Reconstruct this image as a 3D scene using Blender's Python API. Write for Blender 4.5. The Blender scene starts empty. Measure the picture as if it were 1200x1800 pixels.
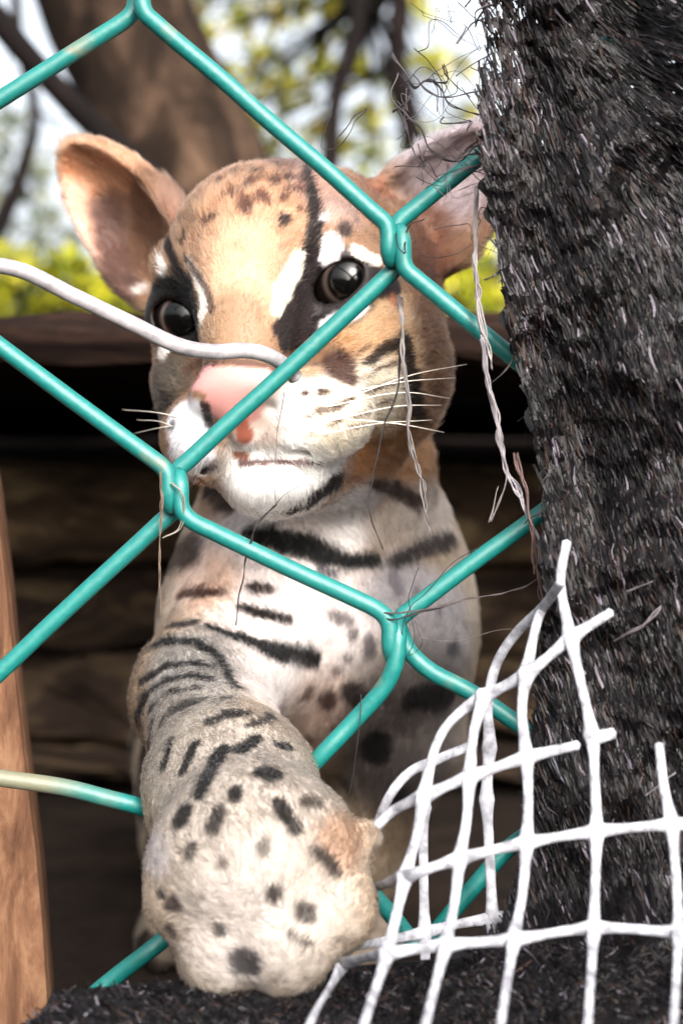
import bpy, math, random
import numpy as np
from mathutils import Vector, Matrix
from mathutils.bvhtree import BVHTree

random.seed(7)
RNG = np.random.default_rng(11)
scene = bpy.context.scene
COL = scene.collection

# ------------------------------------------------------------------ camera
ZC = 0.120                      # camera height above the enclosure floor
FPX = 3000.0                    # focal length in photo pixels (photo 1200 x 1800)
cam_data = bpy.data.cameras.new('camera')
cam = bpy.data.objects.new('camera', cam_data)
COL.objects.link(cam)
cam.location = (0, 0, ZC)
cam.rotation_euler = (math.pi / 2, 0, 0)
cam_data.sensor_fit = 'HORIZONTAL'
cam_data.sensor_width = 36.0
cam_data.lens = 36.0 * FPX / 1200.0
cam_data.clip_start = 0.01
cam_data.clip_end = 3000.0
cam_data.dof.use_dof = True
cam_data.dof.focus_distance = 0.305
cam_data.dof.aperture_fstop = 26.0
scene.camera = cam

# ------------------------------------------------------------------ sky, sun, exposure
SUN_EL, SUN_AZ = math.radians(29), math.radians(17)      # azimuth: to the right of straight behind the camera
world = bpy.data.worlds.new('World')
scene.world = world
world.use_nodes = True
wn = world.node_tree
bg = wn.nodes['Background']
sky = wn.nodes.new('ShaderNodeTexSky')
sky.sky_type = 'NISHITA'
sky.sun_disc = False
sky.sun_elevation = SUN_EL
sky.sun_rotation = math.pi - SUN_AZ
sky.air_density = 1.0
sky.dust_density = 10.0
hz = wn.nodes.new('ShaderNodeHueSaturation')          # thin overcast: the whole dome paler than a clear sky
hz.inputs['Saturation'].default_value = 0.35
wn.links.new(sky.outputs[0], hz.inputs['Color'])
wn.links.new(hz.outputs[0], bg.inputs[0])
bg.inputs[1].default_value = 0.15
sun_data = bpy.data.lights.new('sun', 'SUN')
sun = bpy.data.objects.new('sun', sun_data)
COL.objects.link(sun)
sun_data.energy = 0.8
sun_data.angle = math.radians(14)
sun_data.color = (1.0, 0.95, 0.90)
to_sun = Vector((math.sin(SUN_AZ) * math.cos(SUN_EL), -math.cos(SUN_AZ) * math.cos(SUN_EL), math.sin(SUN_EL)))
sun.rotation_euler = to_sun.to_track_quat('Z', 'Y').to_euler()
scene.view_settings.view_transform = 'Standard'
scene.view_settings.look = 'None'
scene.view_settings.gamma = 1.0
scene.view_settings.exposure = 2.0
scene.cycles.use_denoising = True
scene.cycles.max_bounces = 6
scene.cycles.transparent_max_bounces = 6

# ------------------------------------------------------------------ helpers
def P(px, py, d):
    """point at distance d (mm) in front of the lens, measured off the photograph"""
    s = d / FPX
    return np.array([(px - 600.0) * s, d, (900.0 - py) * s]) / 1000.0 + np.array([0, 0, ZC])

def srgb(r, g, b, k=1.0):
    c = np.array([r, g, b], float) / 255.0
    l = np.where(c <= 0.04045, c / 12.92, ((c + 0.055) / 1.055) ** 2.4)
    return l * k

def link(o, parent=None):
    COL.objects.link(o)
    if parent is not None:
        o.parent = parent
    return o

def tag(o, label=None, cat=None, group=None, kind=None):
    if label: o['label'] = label
    if cat: o['category'] = cat
    if group: o['group'] = group
    if kind: o['kind'] = kind
    return o

def empty(name, loc=(0, 0, 0)):
    o = bpy.data.objects.new(name, None)
    o.location = loc
    o.empty_display_size = 0.01
    link(o)
    return o

def mesh_obj(name, verts, faces, mat, parent=None, smooth=True, colors=None):
    me = bpy.data.meshes.new(name)
    verts = np.asarray(verts, dtype=np.float64)
    if parent is not None:
        verts = verts - np.array(world_loc(parent))
    me.from_pydata(verts.tolist(), [], [list(map(int, f)) for f in faces])
    if colors is not None:
        a = me.color_attributes.new('tint', 'FLOAT_COLOR', 'POINT')
        c = np.ones((len(verts), 4), np.float32)
        c[:, :3] = colors
        a.data.foreach_set('color', c.ravel())
    if smooth:
        me.polygons.foreach_set('use_smooth', np.ones(len(me.polygons), bool))
    me.materials.append(mat)
    me.update()
    o = bpy.data.objects.new(name, me)
    return link(o, parent)

def world_loc(o):
    v = np.zeros(3)
    while o is not None:
        v += np.array(o.location)
        o = o.parent
    return v

def catmull(pts, n=8):
    pts = np.asarray(pts, float)
    if len(pts) < 3:
        t = np.linspace(0, 1, n + 1)[:, None]
        return pts[0] * (1 - t) + pts[-1] * t
    e = np.vstack([2 * pts[0] - pts[1], pts, 2 * pts[-1] - pts[-2]])
    out = []
    for i in range(1, len(e) - 2):
        p0, p1, p2, p3 = e[i - 1], e[i], e[i + 1], e[i + 2]
        t = np.linspace(0, 1, n, endpoint=False)[:, None]
        out.append(0.5 * (2 * p1 + (p2 - p0) * t + (2 * p0 - 5 * p1 + 4 * p2 - p3) * t ** 2 + (3 * p1 - p0 - 3 * p2 + p3) * t ** 3))
    out.append(pts[-1:])
    return np.vstack(out)

def tube(path, radius, seg=10, flat=1.0, ref=(0, 1, 0), cap=True):
    """tube along path; radius scalar or array; flat squashes it along ref"""
    path = np.asarray(path, float)
    n = len(path)
    r = np.broadcast_to(np.asarray(radius, float), (n,))
    tan = np.gradient(path, axis=0)
    tan /= np.linalg.norm(tan, axis=1)[:, None] + 1e-12
    ref = np.asarray(ref, float)
    b = ref[None, :] - (tan @ ref)[:, None] * tan
    bn = np.linalg.norm(b, axis=1)
    alt = np.array([0.31, 0.2, 0.93])
    ba = alt[None, :] - (tan @ alt)[:, None] * tan
    b = np.where((bn < 0.15)[:, None], ba, b)
    b /= np.linalg.norm(b, axis=1)[:, None]
    s = np.cross(tan, b)
    ang = np.linspace(0, 2 * math.pi, seg, endpoint=False)
    V = path[:, None, :] + r[:, None, None] * (np.cos(ang)[None, :, None] * s[:, None, :] + flat * np.sin(ang)[None, :, None] * b[:, None, :])
    V = V.reshape(-1, 3)
    F = []
    for i in range(n - 1):
        for j in range(seg):
            k = (j + 1) % seg
            F.append((i * seg + j, i * seg + k, (i + 1) * seg + k, (i + 1) * seg + j))
    if cap:
        V = np.vstack([V, path[0] - tan[0] * r[0] * 0.5, path[-1] + tan[-1] * r[-1] * 0.5])
        a, c = n * seg, n * seg + 1
        for j in range(seg):
            k = (j + 1) % seg
            F.append((a, k, j))
            F.append((c, (n - 1) * seg + j, (n - 1) * seg + k))
    return V, F

def join(parts):
    V, F, off = [], [], 0
    for v, f in parts:
        V.append(v)
        F += [tuple(i + off for i in q) for q in f]
        off += len(v)
    return np.vstack(V), F

def _hash(ix, iy, iz, seed):
    h = (ix * 374761393 + iy * 668265263 + iz * 2147483647 + seed * 1274126177) & 0xffffffff
    h = ((h ^ (h >> 13)) * 1274126177) & 0xffffffff
    h = (h ^ (h >> 16)) & 0xffffffff
    return h.astype(np.float64) / 4294967295.0

def vnoise(p, scale=1.0, seed=0):
    """value noise in -1..1 for an (n,3) array"""
    q = np.asarray(p, float) * scale
    i = np.floor(q).astype(np.int64)
    f = q - i
    f = f * f * (3 - 2 * f)
    r = 0
    for dx in (0, 1):
        wx = f[:, 0] if dx else 1 - f[:, 0]
        for dy in (0, 1):
            wy = f[:, 1] if dy else 1 - f[:, 1]
            for dz in (0, 1):
                wz = f[:, 2] if dz else 1 - f[:, 2]
                r = r + wx * wy * wz * _hash(i[:, 0] + dx, i[:, 1] + dy, i[:, 2] + dz, seed)
    return r * 2 - 1

def fbm(p, scale, seed=0, oct=3):
    r, a = 0, 1.0
    for k in range(oct):
        r = r + a * vnoise(p, scale * 2 ** k, seed + k)
        a *= 0.5
    return r / 1.75

# ------------------------------------------------------------------ materials
def new_mat(name):
    m = bpy.data.materials.new(name)
    m.use_nodes = True
    nt = m.node_tree
    return m, nt, nt.nodes['Principled BSDF'], nt.nodes.new, nt.links.new

def plain(name, col, rough=0.6, spec=0.3, noise=None, bump=None, col2=None, coat=0.0, subsurf=0.0):
    """colour with object-space noise between col and col2, optional bump (scale, strength, distance)"""
    m, nt, b, N, L = new_mat(name)
    b.inputs['Roughness'].default_value = rough
    b.inputs['Specular IOR Level'].default_value = spec
    b.inputs['Coat Weight'].default_value = coat
    b.inputs['Base Color'].default_value = (*col, 1)
    tc = N('ShaderNodeTexCoord')
    if noise and col2 is not None:
        mp = N('ShaderNodeMapping')
        mp.inputs['Scale'].default_value = noise
        L(tc.outputs['Object'], mp.inputs['Vector'])
        n = N('ShaderNodeTexNoise')
        n.inputs['Scale'].default_value = 1.0
        n.inputs['Detail'].default_value = 6
        n.inputs['Roughness'].default_value = 0.65
        L(mp.outputs[0], n.inputs['Vector'])
        r = N('ShaderNodeValToRGB')
        r.color_ramp.elements[0].position = 0.34
        r.color_ramp.elements[0].color = (*col, 1)
        r.color_ramp.elements[1].position = 0.66
        r.color_ramp.elements[1].color = (*col2, 1)
        L(n.outputs['Fac'], r.inputs[0])
        L(r.outputs[0], b.inputs['Base Color'])
        if bump:
            bp = N('ShaderNodeBump')
            bp.inputs['Strength'].default_value = bump[0]
            bp.inputs['Distance'].default_value = bump[1]
            L(n.outputs['Fac'], bp.inputs['Height'])
            L(bp.outputs[0], b.inputs['Normal'])
    return m

def tinted(name, rough=0.6, spec=0.3, attr='tint'):
    m, nt, b, N, L = new_mat(name)
    a = N('ShaderNodeAttribute')
    a.attribute_name = attr
    L(a.outputs['Color'], b.inputs['Base Color'])
    b.inputs['Roughness'].default_value = rough
    b.inputs['Specular IOR Level'].default_value = spec
    return m

def wood_mat(name, c1, c2, c3, axis_scale, rough=0.8, bump=0.6, dist=0.002):
    m, nt, b, N, L = new_mat(name)
    tc = N('ShaderNodeTexCoord')
    mp = N('ShaderNodeMapping'); mp.inputs['Scale'].default_value = axis_scale
    L(tc.outputs['Object'], mp.inputs['Vector'])
    n = N('ShaderNodeTexNoise'); n.inputs['Scale'].default_value = 1; n.inputs['Detail'].default_value = 8; n.inputs['Roughness'].default_value = 0.7
    n.inputs['Distortion'].default_value = 0.6
    L(mp.outputs[0], n.inputs['Vector'])
    r = N('ShaderNodeValToRGB')
    e = r.color_ramp.elements
    e[0].position = 0.3; e[0].color = (*c1, 1)
    e[1].position = 0.72; e[1].color = (*c3, 1)
    x = e.new(0.5); x.color = (*c2, 1)
    L(n.outputs['Fac'], r.inputs[0])
    L(r.outputs[0], b.inputs['Base Color'])
    bp = N('ShaderNodeBump'); bp.inputs['Strength'].default_value = bump; bp.inputs['Distance'].default_value = dist
    L(n.outputs['Fac'], bp.inputs['Height']); L(bp.outputs[0], b.inputs['Normal'])
    b.inputs['Roughness'].default_value = rough
    b.inputs['Specular IOR Level'].default_value = 0.08
    return m

def wire_mat():
    """teal PVC coat with scuffed, dusty patches"""
    m, nt, b, N, L = new_mat('teal_plastic_coat')
    tc = N('ShaderNodeTexCoord')
    n1 = N('ShaderNodeTexNoise'); n1.inputs['Scale'].default_value = 95; n1.inputs['Detail'].default_value = 5
    n2 = N('ShaderNodeTexNoise'); n2.inputs['Scale'].default_value = 900; n2.inputs['Detail'].default_value = 3
    L(tc.outputs['Object'], n1.inputs['Vector']); L(tc.outputs['Object'], n2.inputs['Vector'])
    r = N('ShaderNodeValToRGB'); e = r.color_ramp.elements
    e[0].position = 0.62; e[0].color = (0, 0, 0, 1); e[1].position = 0.74; e[1].color = (1, 1, 1, 1)
    L(n1.outputs['Fac'], r.inputs[0])
    mx = N('ShaderNodeMix'); mx.data_type = 'RGBA'
    c0 = N('ShaderNodeMix'); c0.data_type = 'RGBA'
    c0.inputs[6].default_value = (*srgb(1, 74, 71), 1)
    c0.inputs[7].default_value = (*srgb(4, 98, 94), 1)
    L(n2.outputs['Fac'], c0.inputs[0])
    at = N('ShaderNodeAttribute'); at.attribute_name = 'tint'
    mxx = N('ShaderNodeMath'); mxx.operation = 'MAXIMUM'
    L(r.outputs[0], mxx.inputs[0]); L(at.outputs['Fac'], mxx.inputs[1])
    L(mxx.outputs[0], mx.inputs[0])
    L(c0.outputs[2], mx.inputs[6])
    mx.inputs[7].default_value = (*srgb(88, 88, 72), 1)
    L(mx.outputs[2], b.inputs['Base Color'])
    rr = N('ShaderNodeMapRange'); rr.inputs[3].default_value = 0.38; rr.inputs[4].default_value = 0.62
    L(n2.outputs['Fac'], rr.inputs[0]); L(rr.outputs[0], b.inputs['Roughness'])
    bp = N('ShaderNodeBump'); bp.inputs['Strength'].default_value = 0.25; bp.inputs['Distance'].default_value = 0.0003
    L(n2.outputs['Fac'], bp.inputs['Height']); L(bp.outputs[0], b.inputs['Normal'])
    b.inputs['Specular IOR Level'].default_value = 0.5
    return m

M_WIRE = wire_mat()
M_GALV = plain('dull_galvanised', srgb(97, 94, 97), 0.42, 0.5, (300, 300, 300), (0.2, 0.0003), srgb(134, 131, 134))
M_WHITE = plain('white_polythene', srgb(88, 88, 94), 0.55, 0.3, (420, 420, 420), (0.4, 0.0004), srgb(150, 152, 160))
M_TAPE = tinted('black_knit_tape', 0.5, 0.16)
M_CLOTH = plain('black_shade_cloth', (0.003, 0.003, 0.004), 0.9, 0.08, (900, 900, 160), (0.8, 0.0006), (0.008, 0.008, 0.009))
M_THREAD = tinted('loose_thread', 0.6, 0.3)
M_POST = wood_mat('orange_wood', srgb(46, 31, 24), srgb(88, 62, 46), srgb(124, 96, 74), (150, 150, 40), 0.85, 0.9, 0.002)
M_LOG = wood_mat('grey_log', srgb(30, 24, 20), srgb(70, 57, 45), srgb(134, 116, 86), (22, 60, 60), 0.9, 1.0, 0.006)
M_BEAM = wood_mat('dark_stained_wood', srgb(10, 6, 5), srgb(24, 15, 12), srgb(46, 32, 25), (24, 120, 90), 0.95, 0.9, 0.003)
M_PLANK = wood_mat('weathered_plank', srgb(18, 14, 12), srgb(40, 31, 26), srgb(88, 74, 54), (16, 120, 50), 0.9, 0.9, 0.004)
M_DARK = wood_mat('shade_dark_wood', srgb(12, 9, 9), srgb(18, 14, 13), srgb(25, 20, 18), (20, 60, 60), 0.95)  # near-black colour stands in for the shade inside the shelter
M_BARK = wood_mat('bark', srgb(9, 7, 6), srgb(32, 24, 19), srgb(84, 66, 53), (34, 34, 16), 0.95, 1.0, 0.012)
M_BRANCH = wood_mat('dark_bark', srgb(10, 8, 8), srgb(16, 12, 12), srgb(28, 22, 20), (40, 40, 14), 0.95, 0.8, 0.004)
M_GROUND = plain('bare_earth', srgb(22, 17, 15), 0.95, 0.1, (26, 26, 26), (0.9, 0.006), srgb(42, 33, 27))

def leaf_mat(name, c1, c2):
    m, nt, b, N, L = new_mat(name)
    a = N('ShaderNodeAttribute'); a.attribute_name = 'tint'
    L(a.outputs['Color'], b.inputs['Base Color'])
    b.inputs['Roughness'].default_value = 0.5
    tr = N('ShaderNodeBsdfTranslucent')
    L(a.outputs['Color'], tr.inputs['Color'])
    mx = N('ShaderNodeMixShader'); mx.inputs[0].default_value = 0.45
    L(b.outputs[0], mx.inputs[1]); L(tr.outputs[0], mx.inputs[2])
    L(mx.outputs[0], nt.nodes['Material Output'].inputs['Surface'])
    return m
M_LEAF = leaf_mat('leaf', None, None)

#=== SETTING ===
# ground
g = 400.0
gv, gf = [], []
ng = 60
for i in range(ng + 1):
    for j in range(ng + 1):
        # fine near the shelter, coarse towards the horizon
        a = (i / ng * 2 - 1); b_ = (j / ng * 2 - 1)
        x = math.copysign(abs(a) ** 4, a) * g + 0.0
        y = math.copysign(abs(b_) ** 4, b_) * g + 0.6
        gv.append((x, y, 0.0 if abs(x) < 0.4 and abs(y - 0.6) < 0.5 else 0.004 * math.sin(x * 7) * math.cos(y * 5)))
for i in range(ng):
    for j in range(ng):
        gf.append((i * (ng + 1) + j, (i + 1) * (ng + 1) + j, (i + 1) * (ng + 1) + j + 1, i * (ng + 1) + j + 1))
gr = mesh_obj('ground', gv, gf, M_GROUND)
tag(gr, 'bare dark earth floor of the enclosure', kind='structure')

def box(x0, x1, y0, y1, z0, z1, bev=0.002, jit=0.0, seed=0, nx=10, nz=1):
    """a plank-like box, its faces divided along x and bevelled, with slightly wavy edges"""
    rnd = random.Random(seed)
    ring = [(y0 + bev, z0), (y1 - bev, z0), (y1, z0 + bev), (y1, z1 - bev), (y1 - bev, z1), (y0 + bev, z1), (y0, z1 - bev), (y0, z0 + bev)]
    V, F = [], []
    for i in range(nx + 1):
        x = x0 + (x1 - x0) * i / nx
        for (y, z) in ring:
            V.append((x, y + rnd.uniform(-jit, jit), z + rnd.uniform(-jit, jit)))
    for i in range(nx):
        for j in range(8):
            k = (j + 1) % 8
            F.append((i * 8 + j, i * 8 + k, (i + 1) * 8 + k, (i + 1) * 8 + j))
    F.append(tuple(range(7, -1, -1)))
    F.append(tuple(nx * 8 + j for j in range(8)))
    return V, F

def zz(py, d):
    return ZC + (900 - py) * d / FPX / 1000.0

# timber shelter behind the cub; roof, back and side boards added to darken it
sh = empty('timber_shelter', (0, 0.50, 0))
tag(sh, 'low dark timber shelter of planks the cub sits in front of', 'shelter')
v, f = box(-0.42, 0.42, 0.47, 0.55, zz(632, 470), zz(552, 470), 0.004, 0.0022, 3, 34)
mesh_obj('beam', v, f, M_BEAM, sh, smooth=False)
for i in range(4):
    y0 = 0.552 + i * 0.11
    v, f = box(-0.42, 0.42, y0, y0 + 0.107, zz(630, 470), zz(606, 470), 0.003, 0.001, 20 + i, 16)
    mesh_obj('shade_roof', v, f, M_DARK, sh, smooth=False)
tops = [(806, 988), (1004, 1150), (1166, 1300), (1312, 1385)]
lg = catmull([(-0.43, 0.70, zz(900, 700)), (-0.2, 0.695, zz(890, 700)), (-0.08, 0.70, zz(898, 700)), (0.1, 0.705, zz(905, 700)), (0.43, 0.70, zz(890, 700))], 14)
v, f = tube(lg, 0.0215, 20)
v = v + (fbm(v, 38.0, 17)[:, None] * 0.007) * np.array([0.2, 1, 1])
mesh_obj('log', v, f, M_LOG, sh)
for i, (a, b_) in enumerate(tops):
    if i == 0: continue
    v, f = box(-0.42, 0.42, 0.70 + 0.006 * (i % 2), 0.728 + 0.006 * (i % 2), zz(b_, 700), zz(a, 700), 0.007, 0.0045, 40 + i, 40)
    mesh_obj('plank', v, f, M_LOG if i == 0 else M_PLANK, sh, smooth=False)
v, f = box(-0.42, 0.42, 0.995, 1.015, 0.0, zz(610, 470), 0.002, 0, 1, 4)
mesh_obj('shade_back', v, f, M_DARK, sh, smooth=False)
for sx in (-1, 1):
    v, f = box(-0.012 + sx * 0.433, 0.012 + sx * 0.433, 0.47, 1.015, 0.0, zz(548, 470), 0.002, 0, 1, 2)
    mesh_obj('shade_side', v, f, M_DARK, sh, smooth=False)

# orange wooden post at the left, behind the wire
po = empty('wooden_post', P(-60, 1800, 345))
tag(po, 'orange-brown worn wooden post behind the wire', 'post')
edge = [(-14, 760), (4, 860), (22, 1020), (40, 1200), (58, 1360), (76, 1500), (88, 1640), (98, 1800), (108, 2020)]
V, F = [], []
rows = []
for (ex, ey) in edge:
    jl = random.uniform(-2, 2)
    rows.append([P(ex + jl, ey, 352), P(ex - 5, ey, 336), P(ex - 13, ey, 332), P(ex - 150, ey, 330), P(ex - 320, ey, 332), P(ex - 335, ey, 380), P(ex - 20, ey, 384), P(ex + 2 + jl, ey, 376)])
for r_ in rows: V += [tuple(q) for q in r_]
for i in range(len(rows) - 1):
    for j in range(8):
        k = (j + 1) % 8
        F.append((i * 8 + j, i * 8 + k, (i + 1) * 8 + k, (i + 1) * 8 + j))
F.append(tuple(range(7, -1, -1))); F.append(tuple((len(rows) - 1) * 8 + j for j in range(8)))
mesh_obj('timber', V, F, M_POST, po, smooth=False)

# sill under the cloth at the foot of the fence
si = empty('timber_sill', (0, 0.262, 0))
tag(si, 'dark low timber sill under the black cloth along the fence foot', 'sill')
v, f = box(-0.2, 0.32, 0.225, 0.300, 0.0, zz(1725, 300) - 0.010, 0.003, 0.0005, 9, 12)
mesh_obj('timber', v, f, M_BEAM, si, smooth=False)

# ------------------------------------------------------------------ trees and shrubs behind
def trunk_mesh(pts, rad, seg=14, rough=0.12, seed=0):
    path = catmull(pts, 8)
    r = np.interp(np.linspace(0, 1, len(path)), np.linspace(0, 1, len(rad)), rad)
    V, F = tube(path, r, seg)
    V = V + (fbm(V, 14.0, seed)[:, None] * rough * r.mean()) * np.array([1, 1, 0.3])
    return V, F

def leaves_mesh(centers, sizes, cols, seed=0):
    """each leaf a folded, pointed blade of four triangles"""
    rnd = np.random.default_rng(seed)
    n = len(centers)
    a = rnd.normal(size=(n, 3)); a /= np.linalg.norm(a, axis=1)[:, None]
    b = rnd.normal(size=(n, 3)); b -= (a * b).sum(1)[:, None] * a; b /= np.linalg.norm(b, axis=1)[:, None]
    c = np.cross(a, b)
    s = np.asarray(sizes)[:, None]
    base = centers - a * s * 0.5
    tip = centers + a * s * 0.5 - c * s * 0.12
    l = centers + b * s * 0.24 + c * s * 0.08
    r = centers - b * s * 0.24 + c * s * 0.08
    V = np.stack([base, l, tip, r, centers], 1).reshape(-1, 3)
    i = np.arange(n)[:, None] * 5
    F = np.concatenate([i + np.array([0, 4, 1]), i + np.array([1, 4, 2]), i + np.array([2, 4, 3]), i + np.array([3, 4, 0])], 0)
    return V, F, np.repeat(cols, 5, axis=0)

def leaf_cols(n, palette, seed):
    rnd = np.random.default_rng(seed)
    pal = np.array(palette)
    c = pal[rnd.integers(0, len(pal), n)]
    return np.clip(c * rnd.uniform(0.65, 1.3, (n, 1)), 0, 0.8)

OLIVE = [srgb(104, 108, 50), srgb(136, 138, 56), srgb(84, 92, 46), srgb(164, 158, 64), srgb(118, 106, 66)]  # leaf palettes brightened to imitate light shining through the leaves
LIME = [srgb(178, 176, 30), srgb(150, 158, 28), srgb(196, 190, 60), srgb(120, 134, 26), srgb(206, 200, 40)]
GREYG = [srgb(104, 110, 92), srgb(130, 134, 110), srgb(86, 96, 76)]

def tree(name, label, base, tpts, trad, mat, clusters, size, palette, seed, group='trees behind the enclosure'):
    t = empty(name, base)
    tag(t, label, 'tree', group)
    V, F = trunk_mesh(tpts, trad, seed=seed)
    mesh_obj('trunk', V, F, mat, t)
    if clusters:
        rnd = np.random.default_rng(seed)
        C = []
        twigs = []
        for (px, py, d, rpx, n) in clusters:
            c = P(px, py, d); R = rpx * d / FPX / 1000.0
            q = rnd.normal(size=(n, 3)); q /= np.linalg.norm(q, axis=1)[:, None]
            q *= (rnd.uniform(0, 1, (n, 1)) ** 0.45)
            C.append(c + q * R * np.array([1.0, 1.2, 0.85]))
            k = min(range(len(tpts)), key=lambda i: np.linalg.norm(np.array(tpts[i]) - c))
            tw = catmull([np.array(tpts[k]), (np.array(tpts[k]) + c) / 2 + rnd.normal(size=3) * R * 0.2, c, c + rnd.normal(size=3) * R * 0.5], 5)
            twigs.append(tube(tw, np.linspace(trad[-1] * 0.28, 0.0012, len(tw)), 6))
        C = np.vstack(C)
        sz = rnd.uniform(0.7, 1.3, len(C)) * size
        V, F, c = leaves_mesh(C, sz, leaf_cols(len(C), palette, seed), seed)
        cr = mesh_obj('crown', V, F, M_LEAF, t, smooth=False, colors=c)
        cr['kind'] = 'stuff'
        V, F = join(twigs)
        mesh_obj('limb', V, F, mat, t)
    return t

# thick brown trunk leaning behind the cub's head
tree('tree', 'thick brown leaning trunk rising behind the cub between its ears', (0.02, 1.25, 0),
     [(0.02, 1.25, -0.02), P(470, 760, 1250), P(345, 330, 1250), P(225, 60, 1250), P(90, -260, 1250), P(-60, -640, 1250)],
     [0.075, 0.062, 0.056, 0.055, 0.052, 0.045], M_BARK, None, 0, None, 5)
# dark bare branch in front of it, at the left
br = empty('fallen_branch', P(290, 340, 800))
tag(br, 'thin dark bare branch slanting down behind the pink ear', 'branch')
V, F = trunk_mesh([P(-160, -190, 760), P(-20, 10, 770), P(90, 140, 780), P(180, 235, 790), P(290, 335, 800), P(430, 470, 820), P(560, 640, 840)],
                  [0.006, 0.006, 0.0055, 0.006, 0.006, 0.0055, 0.005], 10, 0.25, 8)
mesh_obj('stem', V, F, M_BRANCH, br)
# slim dark trees and leafy crowns
tree('tree', 'slim dark tree with olive leaves above the chain-link bend', (0.13, 2.2, 0),
     [(0.13, 2.2, -0.02), P(760, 480, 2200), P(722, 230, 2200), P(698, 110, 2200), P(704, -40, 2200), P(690, -400, 2200)],
     [0.03, 0.024, 0.016, 0.014, 0.014, 0.01], M_BRANCH,
     [(random.uniform(270, 640), random.uniform(-80, 270), random.uniform(2300, 3000), random.uniform(18, 40), 18) for _ in range(40)] + [(560, 60, 2700, 90, 26), (470, 40, 2700, 80, 26), (430, 130, 2800, 70, 26), (760, 110, 2500, 44, 26), (735, 20, 2500, 40, 20), (610, -60, 2500, 110, 60)],
     0.032, OLIVE + LIME[:3] + [srgb(200, 176, 70)], 21)
tree('tree', 'thin crooked dark sapling left of the slim tree', (0.0, 2.0, 0),
     [(0.0, 2.0, -0.02), P(580, 420, 2000), P(588, 190, 2000), P(618, 90, 2000), P(632, -20, 2000), P(660, -300, 2000)],
     [0.02, 0.014, 0.010, 0.011, 0.011, 0.008], M_BRANCH,
     [(random.uniform(250, 860), random.uniform(-60, 300), random.uniform(2600, 3400), random.uniform(18, 36), 15) for _ in range(34)] + [(330, 30, 3200, 70, 40), (420, 210, 3200, 80, 60), (480, 250, 3200, 60, 40), (660, 280, 3000, 60, 40), (560, 250, 3200, 50, 30), (400, -30, 3200, 80, 60), (820, 230, 3000, 60, 40)],
     0.030, OLIVE + GREYG + LIME[:2] + [srgb(190, 170, 80)], 22)
tree('tree', 'pale grey-green tree in the bright gap at the left edge', (-0.62, 2.6, 0),
     [(-0.62, 2.6, -0.02), P(-40, 520, 2600), P(40, 300, 2600), P(60, 190, 2600), P(30, 40, 2600), P(20, -300, 2600)],
     [0.03, 0.02, 0.012, 0.010, 0.010, 0.008], M_BRANCH,
     [(20, 300, 2800, 80, 60), (60, 400, 2800, 80, 80), (180, 200, 2800, 60, 50), (30, 220, 3000, 60, 30), (240, 270, 2900, 60, 40)],
     0.034, GREYG, 23)

def shrub(name, label, clusters, size, palette, seed):
    c0 = clusters[len(clusters) // 2]
    b = P(c0[0], 900, c0[2]); b[2] = 0
    t = empty(name, tuple(b))
    tag(t, label, 'shrub', 'shrubs behind the shelter')
    rnd = np.random.default_rng(seed)
    C, st = [], []
    for (px, py, d, rpx, n) in clusters:
        c = P(px, py, d); R = rpx * d / FPX / 1000.0
        q = rnd.normal(size=(n, 3)); q /= np.linalg.norm(q, axis=1)[:, None]
        C.append(c + q * R * (rnd.uniform(0, 1, (n, 1)) ** 0.4))
        st.append(tube(catmull([b + rnd.normal(size=3) * np.array([0.05, 0.03, 0]), (b + c) / 2 + rnd.normal(size=3) * 0.02, c], 5), np.linspace(0.006, 0.002, 11), 6))
    C = np.vstack(C)
    V, F, cc = leaves_mesh(C, rnd.uniform(0.6, 1.3, len(C)) * size, leaf_cols(len(C), palette, seed), seed)
    o = mesh_obj('foliage', V, F, M_LEAF, t, smooth=False, colors=cc); o['kind'] = 'stuff'
    V, F = join(st)
    mesh_obj('stem', V, F, M_BRANCH, t)
shrub('shrub', 'bright yellow-green shrub low behind the shelter at the left',
      [(x, y, 1600 + 60 * (i % 3), 46, 90) for i, (x, y) in enumerate([(-120, 500), (-60, 560), (0, 520), (20, 470), (60, 560), (70, 490), (120, 480), (130, 560), (170, 520), (215, 530), (230, 590), (-40, 620), (60, 630), (150, 640)])],
      0.024, LIME + OLIVE[:3], 31)
shrub('shrub', 'small yellow-green shrub showing between the shaded ear and the cloth',
      [(x, y, 1600 + 60 * (i % 3), 40, 80) for i, (x, y) in enumerate([(800, 470), (830, 420), (850, 480), (880, 530), (820, 540), (930, 470), (760, 560), (900, 400)])],
      0.022, LIME + OLIVE[:3], 32)
# low dim thicket closing off the horizon far behind
rnd = np.random.default_rng(77)
n = 9000
th = np.stack([rnd.uniform(-9, 9, n), rnd.uniform(7.0, 9.5, n), rnd.uniform(0, 1, n) ** 1.2 * 1.15], 1)
V, F, cc = leaves_mesh(th, rnd.uniform(0.07, 0.16, n), leaf_cols(n, OLIVE + GREYG, 5), 5)
th = mesh_obj('undergrowth', V, F, M_LEAF, smooth=False, colors=cc)
tag(th, 'distant mass of olive undergrowth far behind the shelter', 'undergrowth', kind='stuff')

#=== CUB ===
# The cub is one continuous surface grown from a field of rounded forms, meshed by surface nets.
VOX = 0.8
LO = np.array([-78.0, 248.0, -126.0]); HI = np.array([64.0, 580.0, 108.0])   # mm, lens at the origin
DIM = np.ceil((HI - LO) / VOX).astype(int)
FIELD = np.full(DIM, 12.0, np.float32)
AX = [LO[i] + VOX * np.arange(DIM[i]) for i in range(3)]

def M(px, py, d):
    s = d / FPX
    return np.array([(px - 600.0) * s, d, (900.0 - py) * s])

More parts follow.
